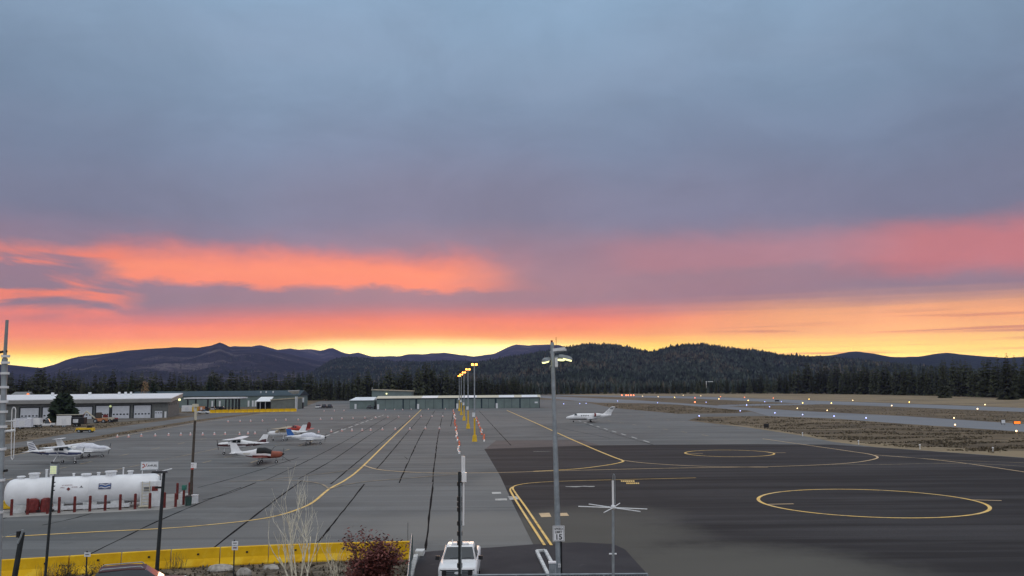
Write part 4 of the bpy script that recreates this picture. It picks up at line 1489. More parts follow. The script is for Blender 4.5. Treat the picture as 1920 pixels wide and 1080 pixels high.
w.add([(-.36, -.056, .55), (-.22, -.056, .55), (-.12, -.056, .72), (-.22, -.056, .9), (-.36, -.056, .9), (-.36, -.056, .82), (-.27, -.056, .82), (-.2, -.056, .72), (-.27, -.056, .63), (-.36, -.056, .63)], [tuple(range(10))])
w.add([(-.10, -.056, .62), (-.06, -.056, .6), (0.06, -.056, .92), (0.0, -.056, .9)], [(0, 1, 2, 3)])
w.build('emblem', 'red_paint', sg)

# red bollards
b0 = G(21, 967)
b1 = G(308, 952.5)
bol = None
ORD = ['leftmost', 'second from left', 'third from left', 'fourth from left', 'fifth from left', 'middle', 'fifth from right', 'fourth from right', 'third from right', 'second from right', 'rightmost']
for i in range(11):
    blb = ORD[i] + ' dark red bollard in the row before the white tank'
    p = b0.lerp(b1, i / 10) + Vector((0, 0, .03))
    if i == 2:
        p += Vector((.35, 0, 0))
    if bol is None:
        bol = thing('bollard', blb, 'bollard', p, 0, 'red bollards around the fuel tank')
        w = MB()
        w.cyl((0, 0, 0), (0, 0, 1.30), 0.115, 0.115, 12)
        w.build('post', 'bollard_red', bol, smooth=True)
        w = MB()
        w.ball((0, 0, 1.28), 0.118, 10, sz=0.5)
        w.build('cap', 'bollard_red', bol, smooth=True)
    else:
        copy_tree(bol, p, label=blb)
for (px, py, s, lb) in ((329, 951, 0.9, 'dark red bollard with pale hose holder right of the tank'), (332, 937, 1.15, 'dark red bollard standing behind the tank end'), (355, 931, 1.0, 'left one of two close red bollards at the wood lamp pole'), (359, 931, 1.0, 'right one of two close red bollards at the wood lamp pole'), (3, 942, 1.0, 'dark red bollard at the left photo edge behind yellow box')):
    copy_tree(bol, G(px, py) + Vector((0, 0, .03)), label=lb, scale=(1, 1, s))
p = G(344, 947)
gb = thing('dispenser_post', 'slim red post with green cap beside the trash bin', 'post', p)
w = MB()
w.cyl((0, 0, 0.03), (0, 0, 1.35), 0.11, n=10)
w.build('post', 'bollard_red', gb)
w = MB()
w.box((0.02, 0, 1.55), (0.34, 0.3, 0.42))
w.build('cap', 'green', gb)
p = G(353, 948)
tb = thing('trash_bin', 'dark round trash bin at the corner of the tank pad', 'trash bin', p)
w = MB()
w.cyl((0, 0, 0.03), (0, 0, 0.78), 0.26, 0.30, 14)
w.build('body', 'green_mesh', tb, smooth=True)
w = MB()
w.cyl((0, 0, 0.78), (0, 0, 0.9), 0.33, 0.24, 14)
w.build('lid', 'black', tb, smooth=True)
p = G(365, 944)
eb = thing('utility_box', 'white utility box at the foot of the wood lamp pole', 'utility box', p)
w = MB()
w.box((0, 0, 0.38), (0.5, 0.42, 0.7))
w.build('body', 'white_metal', eb)
w = MB()
w.box((0, 0, 0.755), (0.56, 0.48, 0.06))
w.build('lid', 'white', eb)
p = G(342, 946)
eb = thing('utility_box', 'narrow white cabinet behind the trash bin', 'utility box', p)
w = MB()
w.box((0, 0, 0.55), (0.22, 0.4, 1.05))
w.build('body', 'white_metal', eb)
w = MB()
w.box((0, 0, 1.10), (0.26, 0.44, 0.05))
w.build('lid', 'white', eb)
# red covered hose reel
p = G(75, 961)
hrl = thing('hose_reel', 'dark red covered hose reels standing before the tank', 'hose reel', p, ta)
w = MB()
rd = random.Random(2)
for x0 in (-.55, .45):
    rings = []
    for z, sx, sy in ((0.05, .55, .4), (.3, .54, .4), (.75, .46, .36), (1.1, .4, .3), (1.22, .2, .16)):
        rings.append([(x0 + sx * (1 + rd.uniform(-.1, .1)) * math.cos(t), sy * (1 + rd.uniform(-.12, .12)) * math.sin(t), z) for t in np.linspace(0, 2 * math.pi, 15)[:-1]])
    w.loft(rings)
w.build('cover', 'dkred', hrl)
w = MB()
w.box((0, 0, .18), (2.2, .7, .12))
w.build('frame', 'black', hrl)
p = G(-5, 956)
yb = thing('yellow_chest', 'yellow spill chest on the pad at the left edge', 'chest', p, ta)
w = MB()
w.box((0.4, 0, .38), (1.3, .8, .55), top=(.92, .92))
w.build('body', 'yellow', yb)
w = MB()
w.box((0.4, 0, .70), (1.28, .82, .09))
w.build('lid', 'yellow', yb)
p = G(228, 949)
pu = thing('fuel_pump', 'low white pump unit with black hose below the tank', 'pump', p, ta)
w = MB()
w.box((0, 0, .36), (1.0, .45, .6))
w.build('housing', 'white_metal', pu)
w = MB()
w.box((.05, 0, .72), (.8, .4, .12))
w.build('lid', 'white', pu)
w = MB()
w.tube([(.5, -.1, .8), (.7, -.15, .95), (.85, -.15, .6), (.8, -.15, .2)], .05, 8)
w.build('hose', 'rubber', pu)


# ------------------------------------------------------------------ poles and masts in front
def pole_thing(name, label, cat, base, top, r0, r1, m, group=None):
    base, top = Vector(base), Vector(top)
    ro = thing(name, label, cat, base, 0, group)
    w = MB()
    w.cyl((0, 0, 0), top - base, r0, r1, 12)
    w.build('pole', m, ro, smooth=True)
    return ro


# tall lamp standard with floodlights
Yl = 47.6
lb_, ltp = At(1049, 1090, Yl), At(1035.3, 642, Yl)
lb_.z = 0
lp = pole_thing('light_mast', 'tall grey light mast with floodlights and a speed limit sign', 'light mast', lb_, ltp, 0.175, 0.10, 'silver')


def L(px, py, Y=Yl):
    return At(px, py, Y) - lb_


for i, (a, b_, dy_) in enumerate((((1031, 673), (1018, 677), -.3), ((1041, 670), (1057, 671.5), .5), ((1048, 667), (1072, 673.5), -.25))):
    A, B = L(*a) + Vector((0, dy_ * .3, 0)), L(*b_) + Vector((0, dy_, 0))
    d = (B - A)
    q = Vector((-d.y, d.x, 0)).normalized()
    hd = MB()
    prof = []
    for t, wd, hh_ in ((0, .06, .06), (.25, .18, .11), (.6, .26, .13), (.9, .22, .10), (1.0, .14, .05)):
        c_ = A + d * t
        prof.append([c_ + q * wd + Vector((0, 0, -.06)), c_ + q * wd * .6 + Vector((0, 0, hh_)), c_ - q * wd * .6 + Vector((0, 0, hh_)), c_ - q * wd + Vector((0, 0, -.06))])
    hd.loft(prof)
    ho = hd.build('floodlight', 'lamp_metal', lp)
    ln = MB()
    ln.loft([[A + d * t + q * wd + Vector((0, 0, z)) for wd, z in ((.19, -.065), (.13, -.15), (-.13, -.15), (-.19, -.065))] for t in (.35, .6, .93)])
    ln.build('lens', 'lamp_pale', ho)
w = MB()
w.tube([L(1031, 687), L(1046, 688)], .07, 8)
w.tube([L(1031, 661), L(1058, 657)], .07, 8)
w.build('crossarm', 'lamp_metal', lp)
w = MB()
w.box(L(1043, 679), (.16, .16, .5))
w.build('ballast_box', 'white_metal', lp)
w = MB()
w.box(L(1048, 655), (.7, .22, .16), ry=-.12)
w.box(L(1055, 656), (.4, .16, .12))
w.build('camera_unit', 'white_metal', lp)
w = MB()
w.tube([L(1042.7, 660), L(1042.7, 632)], .014, 5)
w.build('whip_antenna', 'dark', lp)
w = MB()
w.tube([L(1034.5, 655), L(1034.5, 638)], .06, 8)
w.tube([L(1035, 642), L(1039, 652), L(1044, 659)], .03, 6)
w.build('beacon_arm', 'dkred', lp)
w = MB()
w.tube([L(1050, 1010) + Vector((.06, -.14, 0)), L(1050.5, 1078) + Vector((.06, -.14, 0))], .045, 6)
w.build('conduit', 'black', lp)
w = MB()
w.box(L(1048.5, 1059) + Vector((0, -.19, 0)), (.14, .02, .2))
tg = w.build('number_plate', 'white_metal', lp)
text('lettering', '6', 0.17, 'silver', tg, face_mtx(L(1048.5, 1059) + Vector((0, -.202, 0)), 0))
sp0 = At(1047, 999, Yl) + Vector((0, -.22, 0))
ss = thing('speed_limit_sign', 'white rectangular speed limit sign reading 15 on light mast', 'sign', sp0)
w = MB()
w.box((0, 0, 0), (.62, .02, .80))
w.build('sign_plate', 'white', ss)
w = MB()
for a in ((0, .37, .54, .015), (0, -.37, .54, .015), (.27, 0, .015, .74), (-.27, 0, .015, .74)):
    w.box((a[0], -.0135, a[1]), (a[2], .004, a[3]))
w.build('border', 'black', ss)
text('lettering', 'SPEED', .165, 'black', ss, face_mtx((0, -.0145, .235), 0), .004)
text('lettering', 'LIMIT', .165, 'black', ss, face_mtx((0, -.0145, .07), 0), .004)
text('lettering', '15', .38, 'black', ss, face_mtx((0, -.0145, -.19), 0), .010)
# control cabinet and white curb island
p = At(1036, 1090, 46.6)
cc = thing('control_cabinet', 'grey control cabinet with white top beside the light mast', 'cabinet', (p.x, p.y, 0))
w = MB()
w.box((0, 0, .68), (.34, .34, 1.30))
w.build('body', 'silver', cc)
w = MB()
w.box((0, 0, 1.36), (.40, .40, .06))
w.build('lid', 'white', cc)
w = MB()
w.box((0, -.176, .7), (.24, .012, 1.0))
w.build('door', 'lamp_metal', cc)
isl = thing('curb_island', 'white painted curb frame round a dark strip by the gate', 'curb', (0, 0, 0))
pts = gp((1006, 1036), (1022, 1035), (1048, 1084), (1030, 1086))
for i in range(4):
    a, b_ = pts[i], pts[(i + 1) % 4]
    d = b_ - a
    w = MB()
    w.box(((a.x + b_.x) / 2, (a.y + b_.y) / 2, .09), (d.length - (.2 if i % 2 else 0), .18, .17), math.atan2(d.y, d.x))
    w.build('curb', 'white_conc', isl)

# ground plane antenna
Ya = 30.0
ab, at_ = At(1148, 1200, Ya), At(1149.8, 957, Ya)
ab.z = 0
an = pole_thing('ground_plane_antenna', 'antenna pole with six flat radials and white vertical rod', 'antenna', ab, At(1149.5, 957, Ya), .055, .045, 'silver')
hub = At(1149.7, 952, Ya) - ab
w = MB()
w.ball(hub + Vector((0, 0, .02)), .085, 10)
w.build('hub', 'white_metal', an, smooth=True)
for px, py, dy_ in ((1085.5, 952.2, .25), (1211.5, 954.2, -.25), (1108, 944.5, .8), (1194, 962, -.8), (1168.5, 946.7, .95), (1127, 961.5, -.95)):
    t = At(px, py, Ya) - ab
    dx_ = t.x - hub.x
    w = MB()
    w.cyl(hub, (hub.x + dx_, hub.y + dy_, hub.z + (.02 if dy_ > 0 else -.02)), .018, .016, 8)
    w.build('radial', 'white_metal', an)
w = MB()
w.cyl(hub, At(1149, 901, Ya) - ab, .036, .036, 8)
w.build('rod', 'white', an)
w = MB()
w.tube([At(1149.2, 901, Ya) - ab, At(1149.4, 891, Ya) - ab, At(1150.8, 888.5, Ya) - ab, At(1153, 892, Ya) - ab, At(1153.4, 945, Ya) - ab], .012, 6)
w.build('loop', 'silver', an)
w = MB()
w.cyl(At(1142, 1038.5, Ya) - ab, At(1156, 1038.5, Ya) - ab, .03, n=6)
w.build('bracket', 'white_metal', an)

# chain-link fence across the bottom
f0, f1 = At(886, 1078.2, 40), At(1214, 1075.8, 40)
cf = thing('chain_link_fence', 'low grey fence rail along the bottom edge of the photo', 'fence', (f0.x, 40, 0))
w = MB()
zt = f0.z
wl_ = f1.x - f0.x
w.cyl((0, 0, f0.z), (wl_, 0, f1.z), .035, n=8)
w.build('top_rail', 'silver', cf)
for i in range(5):
    w = MB()
    w.cyl((wl_ * i / 4, 0, 0), (wl_ * i / 4, 0, f0.z - .02 + (f1.z - f0.z) * i / 4), .035, n=8)
    w.build('post', 'silver', cf)
w = MB()
for i in range(61):
    x = wl_ * i / 60
    for s in (-1, 1):
        x2 = x + s * 1.0
        if 0 <= x2 <= wl_:
            w.cyl((x, .01 * s, .05), (x2, .01 * s, f0.z - .05), .006, n=3, caps=False)
o = w.build('wire_mesh', 'silver', cf)
o['kind'] = 'stuff'

# centre mast with white antenna
Ym = 26.0
mb0, mt0 = At(863, 1250, Ym), At(861.5, 884, Ym)
mb0.z = 0
ms = pole_thing('antenna_mast', 'dark mast with black clamps and white antenna tube before truck', 'mast', mb0, mt0, .055, .045, 'dark')
for y in (907, 935, 945, 955, 981, 1000, 1018, 1060):
    c_ = At(862, y, Ym) - mb0
    w = MB()
    w.cyl(c_ + Vector((0, 0, -.06)), c_ + Vector((0, 0, .06)), .078, n=10)
    w.build('clamp', 'black', ms)
w = MB()
w.tube([At(864.5, 905, Ym) - mb0 + Vector((0, -.06, 0)), At(865, 1075, Ym) - mb0 + Vector((0, -.06, 0))], .018, 6)
w.build('cable', 'silver', ms)
wa = thing('collinear_antenna', 'white double tube antenna clamped beside the dark mast', 'antenna', At(868.5, 985, Ym) + Vector((0, -.02, 0)))
ba = wa.location.copy()
w = MB()
w.cyl((0, 0, 0), At(869, 903, Ym) - ba, .032, n=8)
w.build('lower_tube', 'white', wa)
w = MB()
w.cyl(At(867, 890, Ym) - ba, At(867, 855, Ym) - ba, .030, n=8)
w.cyl(At(870.3, 890, Ym) - ba, At(870.3, 855.5, Ym) - ba, .030, n=8)
w.build('upper_tube', 'white', wa)
w = MB()
w.box(At(870, 894.5, Ym) - ba + Vector((.01, -.03, 0)), (.13, .10, .27))
w.build('junction_box', 'white', wa)

# left mast with bands
Yk = 15.0
kb, kt = At(-3, 1400, Yk), At(13.3, 600, Yk)
kb.z = 0
km = pole_thing('antenna_mast', 'pale banded antenna mast at the left edge of the photo', 'mast', kb, At(9, 672, Yk), .060, .048, 'silver')
w = MB()
w.cyl(At(9, 672, Yk) - kb, kt - kb, .030, .026, 10)
w.build('whip', 'lamp_metal', km)
for y in (668, 680, 700, 726, 753, 772, 800, 842, 900, 960):
    x = 13.3 - (y - 600) * 0.041
    c_ = At(x, y, Yk) - kb
    w = MB()
    w.cyl(c_ + Vector((0, 0, -.02)), c_ + Vector((0, 0, .02)), .072, n=12)
    w.build('band', 'white_metal', km)
for y, x0, x1 in ((659.5, -16, 13), (808, -12, 28), (883, -20, 14)):
    w = MB()
    w.tube([At(x0, y + 3, Yk) - kb, At(x1, y - 1, Yk) - kb], .022, 6)
    w.build('cross_arm', 'black' if y != 808 else 'white_metal', km)
dp = thing('folded_dipole', 'thin pale looped dipole antenna beside the left mast', 'antenna', At(24, 862, Yk))
bd = dp.location.copy()
w = MB()
pp = [(21, 858), (21.5, 800), (22.5, 768), (25, 763.5), (28, 764), (29.5, 769), (28, 800), (25.5, 858), (23, 862), (21, 858)]
w.tube([At(a, b_, Yk) - bd for a, b_ in pp], .0075, 6)
w.build('loop', 'white_metal', dp)
w = MB()
w.tube([At(8, 790, Yk) - bd, At(30, 789, Yk) - bd], .010, 6)
w.build('arm', 'white_metal', dp)

# dark post bottom left
Yd = 30
d0, d1 = At(26, 1090, Yd), At(42, 998, Yd)
dd = (d1 - d0)
d0 = d0 - dd * (d0.z / dd.z)
dpz = pole_thing('utility_post', 'thick dark post with slanted brace in the bottom left corner', 'post', d0, d1, .11, .085, 'dark')
w = MB()
w.tube([At(36.5, 1018, Yd) - d0 + Vector((0, -.1, 0)), At(44.5, 999, Yd) - d0 + Vector((0, -.1, 0)), At(45.5, 992, Yd) - d0 + Vector((0, -.1, 0))], .035, 8)
w.build('brace', 'lamp_metal', dpz)
w = MB()
w.box(At(37.5, 1001, Yd) - d0 + Vector((0, -.08, 0)), (.10, .12, .2))
w.build('camera_box', 'black', dpz)
w = MB()
w.tube([At(44, 996.5, Yd) - d0, At(20, 1003, Yd) - d0, At(-15, 1013, Yd) - d0], .010, 5)
w.build('wire', 'silver', dpz)

# lamp pole with cell panel
Yp = 47.0
p0, p1 = At(84, 1090, Yp), At(100.3, 892, Yp)
dd = p1 - p0
p0 = p0 - dd * (p0.z / dd.z)
l1 = pole_thing('lamp_post', 'thin dark lamp post with a pale lit grid panel', 'lamp post', p0, p1, .075, .06, 'dark')
c_ = At(102.5, 879, Yp) - p0
w = MB()
w.box(c_, (.43, .16, .58))
hd = w.build('lamp_head', 'lamp_metal', l1)
w = MB()
w.box(c_ + Vector((-.02, -.085, -.05)), (.36, .012, .44))
w.build('panel_frame', 'white_metal', hd)
w = MB()
for i in range(4):
    for j in range(5):
        w.box(c_ + Vector((-.02 + (i - 1.5) * .082, -.094, -.05 + (j - 2) * .082)), (.06, .008, .06))
o = w.build('light_cells', 'lamp_green', hd)
w = MB()
w.box(c_ + Vector((0.02, .02, .31)), (.34, .22, .05))
w.build('lamp_cap', 'black', l1)
w = MB()
for y in (905, 912, 920):
    w.cyl(At(101 - (y - 900) * .08 - 1, y, Yp) - p0, At(104 - (y - 900) * .08, y - .8, Yp) - p0, .03, n=5)
w.build('step_bolt', 'black', l1)

Yq = 51.5
p0, p1 = At(294.5, 1064, Yq), At(307.5, 884, Yq)
dd = p1 - p0
p0 = p0 - dd * (p0.z / dd.z)
l2 = pole_thing('lamp_post', 'tall dark lamp post standing before the tank cabinet', 'lamp post', p0, p1, .115, .085, 'dark')
w = MB()
w.box(At(299, 885, Yq) - p0, (.85, .38, .11), top=(.85, .8))
w.build('lamp_head', 'black', l2)
w = MB()
w.box(At(301, 914, Yq) - p0 + Vector((-.12, 0, 0)), (.34, .12, .1))
w.build('bracket', 'black', l2)

p0 = G(357, 941)
Yw = p0.y
p1 = At(367.3, 758, Yw)
l3 = pole_thing('lamp_post', 'weathered wooden lamp pole with a small white notice', 'lamp post', p0, p1, .135, .10, 'wood_pole')
w = MB()
w.box(p1 - p0 + Vector((0, -.1, -.1)), (.5, .3, .26))
w.build('lamp_head', 'ivory', l3)
w = MB()
w.cyl(At(366.5, 788, Yw) - p0, p1 - p0 + Vector((0, 0, .02)), .128, .118, 10)
w.build('pale_sleeve', 'ivory', l3)
nz = thing('notice_sign', 'small white and red notice fixed to the wooden pole', 'sign', At(363.5, 873.5, Yw) + Vector((0, -.18, 0)))
w = MB()
w.box((-.07, 0, 0), (.28, .03, .62))
w.box((.16, .04, .04), (.26, .03, .5))
w.build('sign_plate', 'white', nz)
text('lettering', 'NO', .16, 'dkred', nz, face_mtx((-.07, -.018, .14), 0))
text('lettering', '35', .17, 'red_paint', nz, face_mtx((-.07, -.018, -.03), 0))
w = MB()
w.box((-.07, -.018, -.24), (.28, .006, .14))
w.build('red_bar', 'red_paint', nz)

# small signs at the barrier
for (px, ptop, pbot, Y, n, lab) in ((439.5, 1012, 1075, 49.0, 2, 'short post with two small white notice plates before barrier'), (162.5, 1033, 1084, 48.0, 1, 'short post with one small white plate at the barrier')):
    b = At(px - 1.5, pbot, Y)
    sgn = thing('notice_sign', lab, 'sign', (b.x, b.y, 0))
    zt = At(px, ptop, Y).z
    w = MB()
    w.box((0, 0, zt / 2), (.06, .05, zt))
    w.build('post', 'dark', sgn)
    for j in range(n):
        w = MB()
        w.box((.05, -.05, zt - .18 - j * .25), (.33, .02, .22))
        pl_ = w.build('plate', 'white_metal', sgn)
        w = MB()
        w.box((.05, -.0625, zt - .17 - j * .25), (.2, .004, .06))
        w.build('printed_line', 'dkred' if j else 'grey', pl_)


# ------------------------------------------------------------------ fence at the gate, curb, block
def chain(name, label, a, b, h, n):
    ro = thing(name, label, 'fence', a)
    d = b - a
    for i in range(n + 1):
        w = MB()
        p = d * (i / n)
        w.cyl((p.x, p.y, 0), (p.x, p.y, h), .045 if i else .06, n=8)
        w.build('post', 'silver' if i else 'green_mesh', ro)
    w = MB()
    w.cyl((0, 0, h), (d.x, d.y, h), .03, n=6)
    w.build('top_rail', 'silver', ro)
    for i in range(n):
        p, q = d * (i / n), d * ((i + 1) / n)
        e = (q - p).normalized()
        s = Vector((-e.y, e.x, 0)) * .02
        w = MB()
        p2, q2 = p + e * .07, q - e * .07
        w.add([p2 - s + Vector((0, 0, .08)), q2 - s + Vector((0, 0, .08)), q2 + s + Vector((0, 0, .08)), p2 + s + Vector((0, 0, .08)),
               p2 - s + Vector((0, 0, h - .05)), q2 - s + Vector((0, 0, h - .05)), q2 + s + Vector((0, 0, h - .05)), p2 + s + Vector((0, 0, h - .05))],
              [(3, 2, 1, 0), (4, 5, 6, 7), (0, 1, 5, 4), (1, 2, 6, 5), (2, 3, 7, 6), (3, 0, 4, 7)])
        w.build('mesh_panel', 'green_mesh', ro)
    return ro


fp0 = G(772, 1051)
fp1 = Vector((fp0.x * 0.78 - .2, fp0.y * 0.78, 0))
chain('mesh_fence', 'dark green mesh fence seen edge on beside the red bush', fp0, fp1, 1.55, 4)
cu = thing('concrete_curb', 'pale concrete curb running along the mesh fence', 'curb', (0, 0, 0))
a, b_ = G(777, 1045), G(763, 1095)
for i in range(6):
    p, q = a.lerp(b_, i / 6), a.lerp(b_, (i + 1) / 6)
    d = q - p
    w = MB()
    w.box(((p.x + q.x) / 2 + .1, (p.y + q.y) / 2, .1), (d.length - .03, .25, .2), math.atan2(d.y, d.x))
    w.build('curb_stone', 'white_conc', cu)
p = G(786, 1043)
bl = thing('concrete_block', 'pale concrete block at the end of the mesh fence', 'block', p)
w = MB()
w.box((0, .4, .16), (.55, .9, .30), top=(.97, .97))
w.build('block_body', 'white_conc', bl)
p = At(764.5, 1030, 57)
st_ = thing('marker_stake', 'thin pale stake standing behind the last yellow barrier', 'stake', (p.x, p.y, 0))
w = MB()
w.cyl((0, 0, 0), (0, 0, At(765, 980, 57).z), .035, n=6)
w.build('stake', 'grey', st_)

# ------------------------------------------------------------------ row of apron light poles
pa, pb = Vector((G(890, 828).x, G(890, 828).y, 0)), None
pd = Vector((-15.0, 199.0, 0)) / 4
plab = ['nearest tall apron light pole with orange lamp and yellow base', 'second apron light pole with orange lamp, counting from the near end', 'third apron light pole, in the middle of the lamp row', 'fourth apron light pole, behind the middle one', 'farthest apron light pole with orange lamp close to the hangar row']
lpz = None
for i in range(5):
    p = pa + pd * i
    if lpz is None:
        lpz = thing('apron_light_pole', plab[0], 'light pole', p, 0, 'apron light poles with orange lamps')
        w = MB()
        w.cyl((0, 0, 4.4), (0, 0, 14.4), .15, .10, 10)
        w.build('pole', 'silver', lpz, smooth=True)
        w = MB()
        w.cyl((0, 0, 1.2), (0, 0, 4.4), .18, .155, 10)
        w.build('painted_base', 'yellow', lpz, smooth=True)
        w = MB()
        w.box((0, 0, .6), (.95, .95, 1.2), top=(.72, .72))
        w.build('concrete_foot', 'yellow', lpz)
        w = MB()
        w.box((-.15, -.28, 5.0), (.55, .06, .8))
        w.build('sign_plate', 'white_metal', lpz)
        w = MB()
        w.tube([(-.55, 0, 14.2), (.55, 0, 14.2)], .07, 6)
        w.build('crossarm', 'silver', lpz)
        for x in (-.35, .35):
            w = MB()
            w.box((x, .05, 14.5), (.5, .45, .30), top=(.7, .7))
            h_ = w.build('lamp_head', 'lamp_metal', lpz)
            w = MB()
            w.box((x, -.20, 14.46), (.40, .05, .30))
            w.box((x, .05, 14.32), (.42, .38, .06))
            w.build('lamp', 'lamp_lit', h_)
    else:
        copy_tree(lpz, p, label=plab[i])

# low barricades either side of the lamp row
bar = {}
for key, mm in (('white', 'white'), ('orange', 'orange')):
    ro = thing('low_barricade', 'low ' + key + ' plastic barricade in a line on the apron', 'barricade', (0, 0, 0), 0, 'orange and white barricades')
    w = MB()
    w.loft([[(x, a, b_) for a, b_ in ((-.15, 0), (.15, 0), (.11, .34), (-.11, .34))] for x in (-1.2, 1.2)])
    w.build('barricade_body', mm, ro)
    w = MB()
    w.cyl((0, 0, .34), (0, 0, .48), .08, .06, 6)
    w.build('flasher', 'orange', ro)
    bar[key] = ro
first = {'white': True, 'orange': True}
for (A, B, n, lab) in ((G(850, 768.5), G(862, 853), 40, 'left'), (G(892, 783), G(911, 829.5), 22, 'right')):
    d = B - A
    for i in range(n):
        p = A.lerp(B, (i + .5) / n) + Vector((random.uniform(-.25, .25), 0, 0))
        key = 'orange' if random.random() < 0.55 else 'white'
        lb = f'low {key} barricade in the line {"left" if lab == "left" else "right"} of the apron light poles'
        rz = math.atan2(d.y, d.x) + R(random.uniform(-3, 3))
        if first[key]:
            first[key] = False
            bar[key].location, bar[key].rotation_euler = p, (0, 0, rz)
            bar[key]['label'] = lb
        else:
            copy_tree(bar[key], p, rz, lb)

# tie-down cones
rows = {'nearest row, left of the parked airplanes': [(220, 820), (241, 820), (265, 818.5), (291, 818), (316, 817), (339, 816.5), (357, 816), (380, 816), (402, 815.5), (422, 815), (449, 815), (465, 814), (478, 814)],
        'row behind the parked airplanes': [(427.6, 791.5), (450, 791), (470, 790.5), (492, 790), (517, 789), (536, 788.5), (559, 788), (601, 787), (622, 786.5), (641, 786), (662, 785), (684, 784.5), (704, 784), (727, 783), (747.5, 782.5), (768, 782), (789.7, 781.5), (810, 781.5), (830, 781.5)],
        'row on the apron right of the parked airplanes': [(597.5, 811), (621, 810), (641, 809), (660, 808.5), (679, 808), (695, 807.5), (717, 806.5), (741, 806), (768.6, 806), (797.5, 804.5), (824, 804.5)],
        'farthest row in front of the hangar row': [(607.6, 771.3), (627, 771), (645, 770.5), (723, 769), (740, 768.7), (755, 769), (771, 768.3), (803, 768), (835, 767.5)]}
cone = None
for nm, pp in rows.items():
    for px, py in pp:
        p = G(px, py)
        lb = 'small white and orange cone in the ' + nm
        if cone is None:
            cone = thing('apron_cone', lb, 'cone', p, 0, 'small cones at the tie-down spots')
            w = MB()
            w.cyl((0, 0, .05), (0, 0, .62), .20, .10, 10)
            w.build('cone_body', 'white', cone)
            w = MB()
            w.cyl((0, 0, .18), (0, 0, .30), .19, .165, 10)
            w.build('band', 'orange', cone)
            w = MB()
            w.box((0, 0, .03), (.5, .5, .06))
            w.build('base', 'orange', cone)
        else:
            copy_tree(cone, p, random.uniform(0, 1.5), lb)


# ------------------------------------------------------------------ aircraft
def ell(x, hw, zb, zt, n=16, p=2.4):
    out = []
    for i in range(n):
        t = 2 * math.pi * i / n
        c, s = math.cos(t), math.sin(t)
        out.append((x, hw * abs(c) ** (2 / p) * (1 if c >= 0 else -1), (zb + zt) / 2 + (zt - zb) / 2 * abs(s) ** (2 / p) * (1 if s >= 0 else -1)))
    return out


def foil(le, ch, y, z, th=.12, vert=False):
    """wing section: leading edge x, chord, station; x forward"""
    prof = [(0, 0), (.12, .5), (.35, .6), (.7, .35), (1, .02), (.7, -.25), (.35, -.4), (.12, -.35)]
    return [((le - a * ch, y, z + b * th * ch) if not vert else (le - a * ch, b * th * ch, z)) for a, b in prof]


